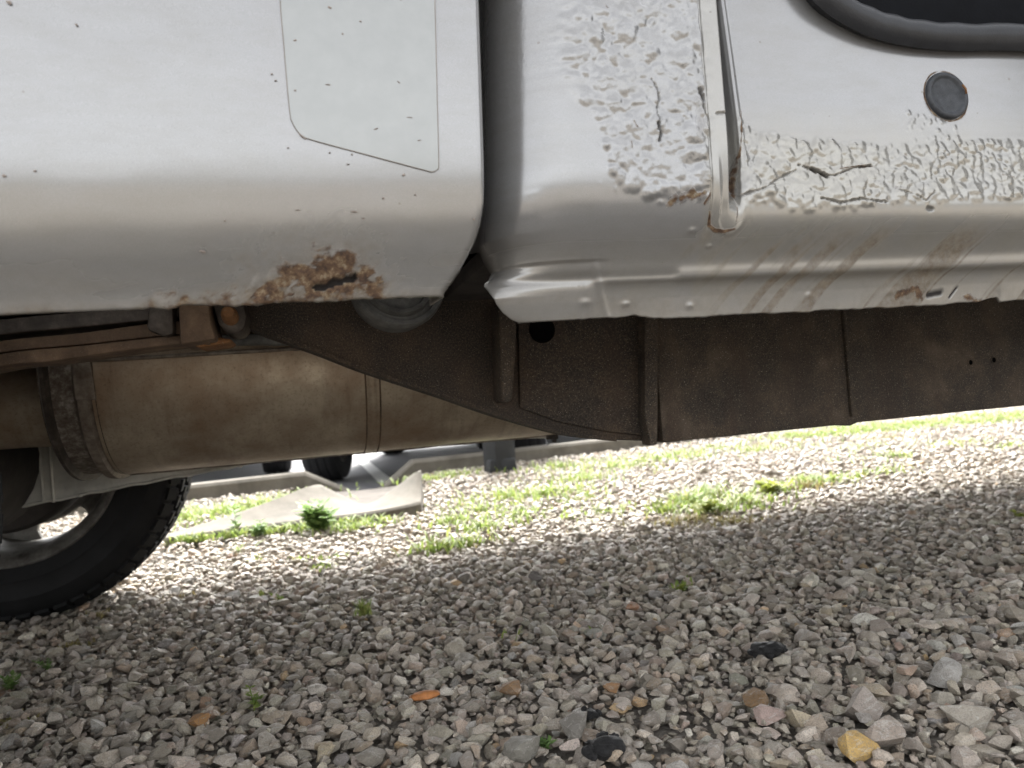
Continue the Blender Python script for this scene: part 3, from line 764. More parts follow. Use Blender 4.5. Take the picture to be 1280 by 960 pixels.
for y in (.80, 1.62):
    s_ = empty('seat', (0.75, y + .28, .70)); s_.parent = T; s_.location = Vector((.75, y + .28, .70)) - T.location
    MB().box((.85, y + .28, .86), (.50, .52, .16)).build('cushion', M['black'], s_, bevel=.03, seg=3)
    MB().prism([(.50, .90), (.63, .90), (.50, 1.48), (.38, 1.48)], 1, y + .03, y + .53).build('backrest', M['black'], s_, bevel=.03, seg=3)
MB().prism([(1.62, .70), (1.95, .70), (1.95, 1.12), (1.66, 1.10), (1.60, .98)], 1, .70, 2.35).build('dashboard', M['black'], T, bevel=.02)
# hood, fenders, grille
def arch(x0, x1, z0, z1, cx, r, cz):
    P = [(x0, z1), (x0, z0)]
    a0 = math.acos(max(-1, min(1, (z0 - cz) / r)))
    for k in range(19):
        a = pi / 2 + a0 - 2 * a0 * k / 18
        P.append((cx + r * cos(a), cz + r * sin(a)))
    return P + [(x1, z0), (x1, z1)]
for y in (Yn, Yf - .03):
    o = plate('front_fender', arch(1.62, 3.68, .50, 1.08, 3.12, .44, .38), y, .03)
MB().prism([(1.80, 1.08), (3.66, 1.00), (3.66, .97), (1.80, 1.05)], 1, Yn + .03, Yf - .03).build('hood', M['paint2'], T, bevel=.01)
MB().box((3.69, (Yn + Yf) / 2, .82), (.05, Yf - Yn - .06, .34)).build('grille', M['black'], T, bevel=.01)
MB().box((3.75, (Yn + Yf) / 2, .58), (.14, Yf - Yn, .16)).build('front_bumper', M['rimsteel'], T, bevel=.03)
for y in (Yn + .19, Yf - .19):
    MB().box((3.71, y, .88), (.05, .26, .16)).build('headlight', M['lamp'], T, bevel=.015)
# open door, swung forward beyond the right edge of the frame
dr = empty('door', (0, 0, 0)); dr.parent = T; dr.location = Vector((1.62, .60, .0)) - T.location
a = radians(-62); Md = np.array([[cos(a), -sin(a), 0], [sin(a), cos(a), 0], [0, 0, 1]])
def dbox(c, d): return (np.array(c) @ Md.T + np.array((1.62, .58, 0)), d)
mb = MB(); c_, d_ = dbox((.56, 0, .90), (1.12, .09, .62)); mb.box(c_, d_, Md); mb.build('door_skin', M['paint2'], dr, bevel=.02)
mb = MB()
for c0, d0 in (((.10, 0, 1.45), (.05, .04, .50)), ((1.08, 0, 1.45), (.06, .04, .50)), ((.6, 0, 1.71), (1.0, .04, .04))):
    c_, d_ = dbox(c0, d0); mb.box(c_, d_, Md)
mb.build('window_frame', M['black'], dr, bevel=.006)
mb = MB(); c_, d_ = dbox((.6, 0, 1.45), (.92, .008, .49)); mb.box(c_, d_, Md); mb.build('window_glass', M['glass'], dr)

# bed beyond the detailed strip
Xt = -1.75
arcP = arch(Xt, -.2385, .52, 1.28, -.64, .425, .37)
k_ = [p for p in arcP]
MB().prism([(Xt, 1.28), (Xt, .52)] + [p for p in arcP[2:-2] if p[0] < -.2385] + [(-.2385, .53), (-.2385, 1.28)], 1, .5935, .63).build('bed_rear_side', M['paint2'], T, bevel=.003)
MB().prism([(-.237, ZT - .002), (.148, ZT - .002), (.148, 1.28), (-.237, 1.28)], 1, .5935, .63).build('bed_upper_side', M['paint2'], T, bevel=.003)
MB().prism([(Xt, 1.28), (Xt, .52)] + arcP[2:-2] + [(.15, .49), (.15, 1.28)], 1, Yf - .035, Yf).build('bed_far_side', M['paint2'], T, bevel=.003)
MB().box(((Xt + .14) / 2, (Yn + Yf) / 2, .70), (.14 - Xt, Yf - Yn - .08, .03)).build('bed_floor', M['dark'], T, bevel=.003)
for i, x in enumerate((.06, -.26, -.9, -1.4)):
    MB().box((x, (Yn + Yf) / 2, .65), (.07, Yf - Yn - .14, .065)).build('bed_crossmember', M['rail2'], T, bevel=.006)
MB().box((.137, (Yn + Yf) / 2, .93), (.02, Yf - Yn - .08, .60)).build('bed_front_wall', M['dark'], T, bevel=.003)
MB().box((Xt, (Yn + Yf) / 2, .95), (.04, Yf - Yn - .02, .58)).build('tailgate', M['paint2'], T, bevel=.01)
MB().box((Xt - .1, (Yn + Yf) / 2, .55), (.14, Yf - Yn, .14)).build('rear_bumper', M['rimsteel'], T, bevel=.03)
# inner wheel housing hides the sky behind the near panel
MB().lathe([(.46, 0), (.46, .30)], (-.64, .635, .37), (0, 1, 0), 24, -pi, -.75).build('wheel_housing', M['dark'], T, smooth=True)

# ---- frame rails
def rail_outline(Y, top):
    low = [at(a, b, Y)[[0, 2]] for a, b in ((212, 330), (262, 378), (309, 407), (362, 427), (400, 441), (450, 460.5), (505, 479), (560, 497), (605, 513), (650, 527), (700, 540.5), (735, 546.5), (770, 550))]
    low = catmull(low, 4); z0 = .3245
    low[-1][1] = max(low[-1][1], z0)
    return low
low = rail_outline(1.0, .5)
zb = at(830, 551.5, 1.0)[2]
top_r = .505
def rail(Y, sgn, name):
    P = [tuple(p) for p in low]
    xs_end = at(822, 500, 1.0)[0]
    web = P + [(xs_end, zb), (xs_end, top_r), (.45, .53), (.2, .60), (-.1, .635), (-.3, .66), (-1.7, .66), (-1.7, .56), (-.45, .56)]
    o = MB().prism(web, 1, Y, Y + .07).build(name, M['rail2'], T, bevel=.004)
    return o, xs_end
r1, xe = rail(1.0, 1, 'frame_rail'); r1['label'] = 'dark rusty frame rail kicked up towards the rear axle'
MB().prism([(.98 + .45, .50), (xe - .004, top_r), (xe - .004, zb - .001), (at(1050, 530, .99)[0], zb - .001), (at(1062, 530, .99)[0], zb - .004), (at(1072, 530, .99)[0], zb), (3.1, zb + .004), (3.1, .50)], 1, .986, 1.08).build('front_frame_rail', M['rail'], T, bevel=.004)
fr = T.children[-1]
# lip along the curved bottom of the kick-up
lipP = np.array([(p[0], 1.0, p[1]) for p in low if p[0] > at(300, 420, 1.0)[0]])
mb = MB(); nL = len(lipP); V = []
for p in lipP:
    V += [(p[0], .997, p[2] - .002), (p[0], .997, p[2] + .004), (p[0], 1.05, p[2] + .004), (p[0], 1.05, p[2] - .002)]
F = [(4 * i + k, 4 * i + (k + 1) % 4, 4 * i + 4 + (k + 1) % 4, 4 * i + 4 + k) for i in range(nL - 1) for k in range(4)] + [(0, 1, 2, 3), (4 * nL - 1, 4 * nL - 2, 4 * nL - 3, 4 * nL - 4)]
mb.add(V, F).build('bottom_flange', M['rail2'], r1, smooth=30)
# ribs, gusset, mounting plate, hole
def wbox(name, pxs, Y0, Y1, mat, parent, bev=.003):
    P = [tuple(at(a, b, Y0)[[0, 2]]) for a, b in pxs]
    return MB().prism(P, 1, Y0, Y1).build(name, mat, parent, bevel=bev)
wbox('weld_flange', [(812, 380), (823, 380), (823, 520), (822, 556), (812, 557), (812, 548), (806, 520), (806, 380)], .972, 1.0, M['rail'], r1)
wbox('gusset', [(623, 380), (647, 380), (645, 440), (641, 500), (633, 505), (627, 500)], .955, 1.002, M['rail'], r1, .006)
wbox('mounting_plate', [(647, 380), (806, 380), (806, 545), (760, 540), (700, 528), (650, 510)], .994, 1.003, M['rail2'], r1)
hc = at(678, 412, .99)
MB().lathe([(.0175, -.002), (.0185, .0012), (.0165, .0014), (.0155, -.0005), (.0, -.0007)], (hc[0], .9925, hc[2]), (0, -1, 0), 32).build('access_hole', M['hole'], r1, smooth=True)  # black disc on the plate, hole shade painted, no opening cut
for a, b in ((1213, 453), (1242, 450)):
    c = at(a, b, .986)
    MB().lathe([(.0070, -.001), (.0062, .0015), (.0042, .0012), (.0038, -.0005)], (c[0], .986, c[2]), (0, -1, 0), 18).build('rivet_hole', M['rail'], fr, smooth=True)
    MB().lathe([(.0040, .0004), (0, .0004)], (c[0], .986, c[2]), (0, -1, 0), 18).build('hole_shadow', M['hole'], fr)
xs_ = at(1058, 450, .986)[0]
MB().box((xs_, .984, .415), (.006, .008, .17)).build('weld_seam', M['rail'], fr, bevel=.002)
# far rail and crossmembers
MB().prism([(-1.7, .56), (-1.7, .66), (-.3, .66), (-.1, .635), (.45, .53), (3.1, .50), (3.1, .42), (.6, .42), (.2, .5), (-.3, .56)], 1, 2.04, 2.11).build('far_frame_rail', M['rail2'], T, bevel=.004)
for x, z in ((.95, .47), (1.9, .42), (-.2, .62)):
    MB().box((x, 1.56, z), (.09, .98, .07)).build('frame_crossmember', M['rail2'], T, bevel=.01)
# wire/grey thing seen between hanger and rail
wbox('brake_line_guard', [(275, 418), (380, 415), (395, 431), (288, 431)], 1.12, 1.14, M['eye'], T)
# rear cab mount: stepped cup and bushing under the bed front corner
c = at(497, 354, .90)
cm = MB().lathe([(.0, .012), (.018, .012), (.020, .0), (.034, -.002), (.036, .010), (.041, .012), (.043, .002), (.049, .000), (.0495, .008), (.0545, .009), (.056, .006), (.0565, -.004), (.052, -.03), (.03, -.07)], c, (.12, -1, .22), 56).build('body_mount', M['eye'], T, smooth=35)
cm['label'] = 'stepped round body mount under the corner of the bed'
MB().lathe([(.0, .021), (.012, .020), (.0135, .018), (.0135, .012)], c, (.12, -1, .22), 6).build('bolt', M['spring'], cm, smooth=20)

# ---- leaf spring
ls = empty('leaf_spring', (0, 0, 0)); ls.parent = T; ls.location = Vector((-.1, .97, .48)) - T.location
ls['label'] = 'rusty leaf spring with clamp at its front end'
def leaf(top, bot, Y0, Y1, mat, name='leaf'):
    tp = catmull([at(a, b, Y0)[[0, 2]] for a, b in top], 5); bp = catmull([at(a, b, Y0)[[0, 2]] for a, b in bot], 5)
    return MB().prism([tuple(p) for p in tp] + [tuple(p) for p in bp[::-1]], 1, Y0, Y1).build(name, mat, ls, bevel=.0022)
leaf([(-330, 460), (-150, 418), (0, 399), (110, 389), (225, 380)], [(-330, 484), (-150, 440), (0, 418.5), (110, 408), (225, 396)], .955, 1.015, M['ring'])
leaf([(-330, 492), (-150, 450), (0, 426), (100, 416), (200, 403), (262, 400)], [(-330, 515), (-150, 470), (0, 441), (100, 431), (200, 420), (268, 414)], .95, 1.012, M['spring'])
leaf([(-330, 516), (-150, 471), (0, 442), (100, 432), (200, 421), (255, 417)], [(-330, 536), (-150, 490), (0, 458), (60, 452), (150, 439), (235, 429), (262, 430)], .945, 1.01, M['spring'])
leaf([(-330, 440), (-150, 404), (0, 386), (110, 376), (225, 368)], [(-330, 455), (-150, 415), (0, 393), (110, 384), (225, 376)], .96, 1.01, M['ring'])
def cblock(name, pxs, Y0, Y1, mat, bev=.004): return wbox(name, pxs, Y0, Y1, mat, ls, bev)
cblock('clamp', [(186, 372), (216, 370), (217, 418), (205, 421), (183, 412)], .93, 1.03, M['ring'])
cblock('clamp', [(222, 366), (259, 362), (264, 405), (270, 424), (225, 431)], .925, 1.03, M['spring'])
cblock('hanger_bracket', [(259, 360), (300, 356), (309, 396), (306, 410), (297, 417), (281, 416), (272, 405)], .945, 1.03, M['ring'], .008)
cb = at(287, 394, .935)
MB().lathe([(.0, .014), (.006, .0135), (.0085, .010), (.0095, 0), (.0095, -.02)], cb, (0, -1, .15), 20).build('bolt', M['orange'], ls, smooth=40)
cblock('hanger_tab', [(225, 427), (268, 421), (290, 424), (286, 429), (250, 434)], .96, 1.03, M['orange'], .003)

# ---- muffler (stamped two-shell oval body)
MC = (1.45, .500)                      # centre y, z
def mprof(a, ry=.215, rz=.180): return MC[0] - ry * cos(a), MC[1] + rz * sin(a)
def mshell(x0, x1, g, name, mat, parent, n=64, nx=2, cap=False, flare=None):
    xs = np.linspace(x0, x1, nx); V = []; 
    for i, x in enumerate(xs):
        gg = g if flare is None else g + flare[i]
        for k in range(n):
            a = 2 * pi * k / n - pi / 2
            e = 1.0
            ca, sa = cos(a), sin(a)
            rz = .180 if sa < 0 else .070
            V.append((x, MC[0] - (.215 + gg) * np.sign(ca) * abs(ca) ** .85, MC[1] + (rz + gg) * np.sign(sa) * abs(sa) ** .9))
    F = [(i * n + k, i * n + (k + 1) % n, (i + 1) * n + (k + 1) % n, (i + 1) * n + k) for i in range(nx - 1) for k in range(n)]
    if cap: F += [tuple(range(n - 1, -1, -1)), tuple(range((nx - 1) * n, nx * n))]
    return part(name, V, F, mat, parent, 40)
XM0, XM1 = at(118, 520, 1.25)[0], .86
XE0 = at(52, 520, 1.25)[0]
mf_ = mshell(XM0, XM1, 0, 'muffler', M['muffler'], T, 96, 24, cap=True); mf_['label'] = 'tan oval muffler stained with heat and rust'
def band(pxa, pxb, g, mat, name='band', fl=None):
    return mshell(at(pxa, 520, 1.24)[0], at(pxb, 520, 1.24)[0], g, name, mat, mf_, 96, 3 if fl is None else len(fl), False, fl)
mshell(XE0, XM0 + .01, -.006, 'end_cap', M['endcap'], mf_, 96, 4, cap=True)
band(50, 64, .004, M['ring'], fl=(-.01, .0, .0, -.01))
band(92, 117, .006, M['band'], fl=(-.012, -.001, .0, .0, -.012))
band(119, 122, .001, M['ring'], 'seam_line', fl=(-.003, .0, -.003))
band(459, 478, .0022, M['muffler'], 'seam_band', fl=(-.006, .0, .0, -.006))
band(459.0, 461.5, .0030, M['spring'], 'weld_bead', fl=(-.004, .0, -.004))
band(477.0, 479.5, .0030, M['spring'], 'weld_bead', fl=(-.004, .0, -.004))
# side seam flange where the two shells meet
MB().box(((XM0 + XM1) / 2, MC[0] - .217, MC[1] + .002), (XM1 - XM0 - .01, .016, .0055)).build('seam_flange', M['band'], mf_, bevel=.002)
# bottom bead catches the light from behind
xs = np.linspace(XM0, XM1, 40)
MB().tube([(x, MC[0], MC[1] - .1805 + .0006 * sin(x * 60)) for x in xs], .003, 8).build('bottom_seam', M['band'], mf_, smooth=True)
# strap tab above band
tb = at(104, 450, 1.236)
MB().prism([tuple(at(a, b, 1.23)[[0, 2]]) for a, b in ((90, 449), (113, 447), (121, 500), (95, 500))], 1, 1.226, 1.232).build('strap', M['band'], mf_, bevel=.0015)
# tail pipe running left
c0 = at(40, 511, 1.36)
pp = [(XE0 + .03, 1.36, c0[2]), (XE0 - .05, 1.36, c0[2] + .002), (-.6, 1.36, c0[2] + .012), (-.75, 1.38, .52), (-1.1, 1.55, .56), (-1.6, 1.6, .50)]
o = MB().tube(catmull(pp, 8), .063, 32).build('exhaust_pipe', M['muffler'], T, smooth=True); o['label'] = 'rusty brown exhaust pipe behind the muffler'
cp = at(690, 546, 1.44)
o = MB().box(tuple(cp), (.02, .02, .010)).box(tuple(cp + np.array((.004, 0, -.006))), (.008, .01, .012)).build('bracket', M['dark'], T, bevel=.002)
MB().tube([(XM1 - .02, 1.45, .44), (1.4, 1.48, .45), (2.4, 1.5, .45)], .04, 20).build('exhaust_front_pipe', M['spring'], T, smooth=True)

# ---- pale pressed shield behind the muffler
YS = 1.60
out = [(5, 637), (60, 627.5), (130, 614), (200, 600.5), (270, 588), (335, 576.5), (440, 566), (560, 555), (690, 546), (690, 515), (300, 515), (55, 515), (38, 545), (28, 556), (37, 561), (41, 570), (42.5, 590), (40, 606), (33, 617), (18, 622), (3, 626)]
P = [tuple(at(a, b, YS)[[0, 2]]) for a, b in out]
sh = MB().prism(P, 1, YS, YS + .004).build('heat_shield', M['shield'], T, bevel=.0012); sh['label'] = 'pale grey metal shield with ragged lower lip'
lp = catmull([at(a, b - 1, YS) for a, b in out[:9]], 4)
lp[:, 2] += .0015 * np.sin(np.arange(len(lp)) * 2.1)
MB().tube(lp, .0032, 8).build('rolled_lip', M['shield'], sh, smooth=True)
for a in (47, 60): 
    q = catmull([at(a + (4 if k else 0) * k * .6, b, YS - .002) for k, b in enumerate((540, 570, 600, 628))], 4)
    MB().tube(q, .0028, 8).build('pressed_rib', M['shield'], sh, smooth=True)
for a, b in ((92, 622), (100, 621), (300, 584), (555, 557), (600, 553)):
    MB().lathe([(0, .004), (.004, .003), (.005, 0)], at(a, b - 2, YS), (0, -.3, -1), 8).build('mud_drip', M['shield'], sh, smooth=True)
# axle, brake drum, shock
MB().tube([(-.64, .86, .365), (-.64, 2.2, .365)], .045, 20).build('rear_axle', M['dark'], T, smooth=True)
MB().lathe([(0, -.14), (.08, -.13), (.14, -.08), (.15, 0), (.15, .14), (.08, .18), (0, .18)], (-.64, 1.52, .365), (0, 1, 0), 28).build('differential', M['dark'], T, smooth=40)
MB().tube([(-.52, 1.75, .36), (-.40, 1.72, .64)], .028, 14).build('shock_absorber', M['dark'], T, smooth=True)

# ---- wheels
def make_wheel(sgn):
    """wheel at local origin, inner face at y=0, outer face at sgn*0.24"""
    w = empty('wheel', (0, 0, 0)); R_, w_ = .352, .235
    pr_ = [(.226, .012), (.240, .004), (.258, -.004), (.262, -.0065), (.266, -.0045), (.286, -.008), (.296, -.0085), (.300, -.0105), (.306, -.0075), (.322, -.002), (.338, .012), (.347, .03), (.352, .06), (.354, w_ / 2)]
    pr_ = pr_ + [(r, w_ - h) for r, h in pr_[::-1][1:]]
    V = []; n = 120; ax = np.array((0, sgn, 0.))
    for k in range(n):
        a = 2 * pi * k / n
        for j, (r, h) in enumerate(pr_):
            V.append((r * cos(a), sgn * h, r * sin(a)))
    p = len(pr_); F = [(k * p + j, k * p + j + 1, ((k + 1) % n) * p + j + 1, ((k + 1) % n) * p + j) for k in range(n) for j in range(p - 1)]
    tyre = part('tyre', V, F, M['rubber'], w, 40, True)
    bm = bmesh.new(); bm.from_mesh(tyre.data); bmesh.ops.recalc_face_normals(bm, faces=bm.faces); bm.to_mesh(tyre.data); bm.free()
    # tread blocks
    mb = MB(); nb = 58
    for i in range(nb):
        a = 2 * pi * i / nb
        for j, (y, wd, r) in enumerate(((.022, .030, .3445), (.062, .034, .355), (.105, .034, .3575), (.150, .034, .3565), (.188, .034, .354), (.216, .028, .345))):
            aa = a + (j % 2) * pi / nb
            Mr = np.array([[cos(aa), 0, -sin(aa)], [0, 1, 0], [sin(aa), 0, cos(aa)]])
            tilt = {0: .55, 5: -.55}.get(j, 0) * sgn
            Mt = np.array([[cos(tilt), sin(tilt), 0], [-sin(tilt), cos(tilt), 0], [0, 0, 1]])
            mb.box(np.array((r * cos(aa), sgn * y, r * sin(aa))), (.012, wd, .028), Mr @ Mt)
    t = mb.build('tread_blocks', M['rubber'], w, local=True); t['kind'] = 'stuff'
    rim = MB().lathe([(.230, .004), (.2335, .006), (.2335, .012), (.222, .016), (.214, .03), (.209, .05), (.206, .12), (.209, .19), (.214, .205), (.222, .22), (.2335, .224), (.2335, .232), (.228, .234),
                      (.216, .222), (.205, .205), (.200, .19), (.198, .12), (.203, .05), (.210, .024), (.222, .010), (.230, .004)], (0, 0, 0), (0, sgn, 0), 64).build('rim', M['rimsteel'], w, smooth=40, local=True)
    # spoked face with open windows
    mb = MB(); ns = 6; yd = sgn * .185
    for i in range(ns):
        a = 2 * pi * (i + SPK) / ns
        e = np.array((cos(a), 0, sin(a))); f_ = np.array((-sin(a), 0, cos(a)))
        V = []
        for r, wd in ((.06, .058), (.12, .038), (.175, .036), (.202, .055)):
            for s2, dy in ((-1, 0), (1, 0), (1, sgn * .022), (-1, sgn * .022)):
                V.append(e * r + f_ * wd * s2 + np.array((0, yd + dy, 0)))
        F = [(4 * q + k, 4 * q + (k + 1) % 4, 4 * q + 4 + (k + 1) % 4, 4 * q + 4 + k) for q in range(3) for k in range(4)]
        mb.add(V, F)
    mb.lathe([(.05, yd * sgn - .006), (.162, yd * sgn - .004), (.166, yd * sgn + .004), (.162, yd * sgn + .012), (.05, yd * sgn + .014)], (0, 0, 0), (0, sgn, 0), 48)
    mb.build('spokes', M['rimsteel'], w, bevel=.004, local=True)
    MB().lathe([(0, .14), (.065, .14), (.075, .15), (.078, .215), (.05, .225), (0, .225)], (0, 0, 0), (0, sgn, 0), 32).build('hub', M['dark'], w, smooth=40, local=True)
    MB().lathe([(0, -.03), (.12, -.03), (.150, -.018), (.158, .0), (.158, .10), (.15, .115), (0, .12)], (0, 0, 0), (0, sgn, 0), 48).build('brake_drum', M['dark'], w, smooth=40, local=True)
    return w
SPK = .31
wf = make_wheel(1); wf.parent = T; wf.location = Vector((-.645, 1.86, .352)) - T.location
wn = make_wheel(-1); wn.parent = T; wn.location = Vector((-.645, .86, .352)) - T.location
w2 = copy_tree(wf, T); w2.location = Vector((3.12, 1.98, .352)) - T.location
w2 = copy_tree(wn, T); w2.location = Vector((3.12, .86, .352)) - T.location

# ------------------------------------------------------------------ ground
CY = lambda x: 4.33 + .165 * x      # near face of the kerb as a function of x
def setting(name, V, F, mat, kind='structure', label=None):
    return tag(part(name, V, F, mat), label, None, None, kind)
xs = np.concatenate([[-300, -60, -15], np.arange(-4, 12.01, .25), [25, 80, 300]])
ys = np.concatenate([[-300, -60, -10, -2], np.linspace(0, 1, 40)])
V = []; 
for x in xs:
    yy = CY(max(-15, min(25, x))) + .02
    for y in ys:
        Y = y if y < 0 else y * yy
        z = -.018 + .006 * math.sin(x * 2.1 + Y) * math.sin(Y * 1.7)
        if Y > 3.0 and -.2 < x < .8: z -= .05 + .06 * min(1, Y - 3.0)
        V.append((x, Y, z))
nr, nc = len(xs), len(ys)
ground = setting('gravel_ground', V, grid_faces(nr, nc)[:, ::-1], M['dirt'])
ZL = -.115
V = []; F = []
for x in xs:
    yy = CY(max(-15, min(25, x))) + .10
    V += [(x, yy, ZL), (x, 400, ZL)]
F = [(2 * i, 2 * i + 2, 2 * i + 3, 2 * i + 1) for i in range(len(xs) - 1)]
setting('asphalt_lot', V, F, M['asphalt'])
# painted bay lines
mb = MB()
for x in (-2.2, .42, 3.1, 5.8):
    mb.add([(x, 4.9 + .165 * x, ZL + .004), (x + .1, 4.9 + .165 * x, ZL + .004), (x + .1, 10 + .165 * x, ZL + .004), (x, 10 + .165 * x, ZL + .004)], [(0, 1, 2, 3)])
o = mb.build('parking_lines', M['white_line']); o['kind'] = 'structure'
# kerb with the cut for the flume
KX0, KX1 = gd(394, 612)[0] + .02, gd(528, 600)[0]
def kerb_seg(x0, x1, h0=None):
    n = max(2, int((x1 - x0) / .25)); V = []
    for i in range(n + 1):
        x = x0 + (x1 - x0) * i / n; y = CY(x)
        d = h0(x) if h0 else 1.0
        t = ZL + (.078 - ZL) * d
        V += [(x, y - .01, -.14), (x, y, t - .015), (x, y + .015, t), (x, y + .135, t), (x, y + .15, t - .015), (x, y + .16, -.14)]
    F = [(6 * i + k, 6 * i + 6 + k, 6 * i + 6 + (k + 1) % 6, 6 * i + (k + 1) % 6) for i in range(n) for k in range(6)]
    F += [(0, 1, 2, 3, 4, 5), tuple(range(6 * n + 5, 6 * n - 1, -1))]
    return V, F
kerb = MB()
cA, cB = .09, .60                     # kerb drops to the channel between these
kerb.add(*kerb_seg(-8, -.05)).add(*kerb_seg(-.05, .285, lambda x: 1 - .95 * (x + .05) / .335)).add(*kerb_seg(.30, .56, lambda x: .05 + .95 * (x - .30) / .26)).add(*kerb_seg(.56, 12))
o = kerb.build('kerb', M['concrete'], smooth=25); tag(o, kind='structure')

# flume: dished concrete apron running from the kerb cut towards the gravel
def flume():
    foot = catmull([gd(a, b)[:2] for a, b in ((205, 681), (300, 668.5), (395, 657.5), (450, 651.5), (490, 646), (527, 639))], 8)
    cr = [(209, 669, 2.86), (255, 655, 2.90), (300, 640, 2.96), (350, 622, 3.05), (392, 606.5, 3.16), (410, 611, 3.18), (436, 624, 3.16), (455, 631, 3.12), (474, 625, 3.10), (500, 605, 3.08), (519, 590.5, 3.06), (526, 589, 3.04)]
    crest = catmull([at(*c) for c in cr], 6)
    n = 60; m = 14
    fi = np.linspace(0, len(foot) - 1, n); ci_ = np.linspace(0, len(crest) - 1, n)
    Fx = np.column_stack([np.interp(fi, np.arange(len(foot)), foot[:, k]) for k in (0, 1)])
    Cx = np.column_stack([np.interp(ci_, np.arange(len(crest)), crest[:, k]) for k in (0, 1, 2)])
    V = []
    for i in range(n):
        f0 = np.array([Fx[i][0], Fx[i][1], 0]); c0 = Cx[i]
        lip = .022 + .012 * (i / n); d = (c0 - f0); d[2] = 0
        col = [(f0[0], f0[1], -.06), (f0[0], f0[1], lip - .008), (f0[0] + d[0] * .01, f0[1] + d[1] * .01 + .006, lip)]
        for k in range(1, m + 1):
            t = k / m; q = f0 + d * t; h = lip + (c0[2] - lip) * (.25 * t + .75 * t ** 2.0)
            h += .006 * (vnoise(np.array([q[0] * 7]), np.array([q[1] * 7]), 3)[0] - .5)
            col.append((q[0], q[1], h))
        e = col[-1]; dn = d / (np.linalg.norm(d) + 1e-9)
        col += [(e[0] + dn[0] * .05, e[1] + dn[1] * .05, e[2] - .002), (e[0] + dn[0] * .07, e[1] + dn[1] * .07, e[2] - .02), (e[0] + dn[0] * .10, e[1] + dn[1] * .10, -.12)]
        V += col
    c_ = len(col)
    F = [(c_ * i + k, c_ * i + c_ + k, c_ * i + c_ + 1 + k, c_ * i + 1 + k) for i in range(n - 1) for k in range(c_ - 1)]
    F += [tuple(range(c_)), tuple(range(c_ * n - 1, c_ * (n - 1) - 1, -1))]
    o = MB().add(V, F).build('drainage_flume', M['concrete'], smooth=30)
    tag(o, 'pale concrete flume dipping in a V before the kerb', 'drain flume')
flume()

V = []; n = 12
for i in range(n + 1):
    t = i / n; y = 3.20 + (4.60 - 3.20) * t; z = -.004 - .030 * t if y < 4.2 else -.034 - .14 * (y - 4.2)
    w0, w1 = .02 + .02 * t, .42 + .16 * t
    V += [(w0, y, z), ((w0 + w1) / 2, y, z - .006), (w1, y, z)]
setting('flume_channel', V, grid_faces(n + 1, 3)[:, ::-1], M['channel'])

# dark post in front of the kerb
c = gd(630, 590); Mz = np.array([[cos(.35), -sin(.35), 0], [sin(.35), cos(.35), 0], [0, 0, 1]])
po = empty('square_post', (c[0], c[1] + .08, 0), label='dark grey square post standing on the gravel by the kerb', cat='post')
MB().box((c[0], c[1] + .08, .40), (.135, .135, .9), Mz).build('shaft', M['post'], po, bevel=.012)
MB().prism([(-.082, -.03), (.082, -.03), (.072, .07), (-.072, .07)], 1, -.075, .075).build('base', M['post'], po, bevel=.01, local=True)

# ------------------------------------------------------------------ parked cars beyond the kerb
def car_wheel(parent, x, y, out, R_=.36, w=.25):
    wh = empty('wheel', (x, y, R_)); wh.parent = parent
    MB().lathe([(R_ * .62, -w / 2 + .01), (R_ * .8, -w / 2 - .004), (R_ * .95, -w / 2 + .008), (R_ * .99, -w / 2 + .035), (R_, -w / 2 + .05), (R_ * .985, -w * .2), (R_, -w * .18), (R_, -.012), (R_ * .985, -.008), (R_ * .985, .008), (R_, .012), (R_, w * .18), (R_ * .985, w * .2), (R_, w / 2 - .05), (R_ * .99, w / 2 - .035), (R_ * .95, w / 2 - .008), (R_ * .8, w / 2 + .004), (R_ * .62, w / 2 - .01)], (0, 0, 0), (0, 1, 0), 40).build('tyre', M['rubber'], wh, smooth=35, local=True)
    mb = MB().lathe([(R_ * .63, -w / 2 + .012), (R_ * .6, -w / 2 + .03), (R_ * .57, 0), (R_ * .6, w / 2 - .03), (R_ * .63, w / 2 - .012)], (0, 0, 0), (0, 1, 0), 32)
    mb.lathe([(0, out * (w / 2 - .04)), (.07, out * (w / 2 - .03)), (.075, out * (w / 2 - .06)), (R_ * .3, out * (w / 2 - .07))], (0, 0, 0), (0, 1, 0), 24)
    for i in range(5):
        a = 2 * pi * i / 5 + .3; Mr = np.array([[cos(a), 0, -sin(a)], [0, 1, 0], [sin(a), 0, cos(a)]])
        mb.box(Mr @ np.array((R_ * .33, out * (w / 2 - .05), 0)), (R_ * .58, .025, .06), Mr)
    mb.build('rim', M['rimsteel'], wh, smooth=35, local=True)
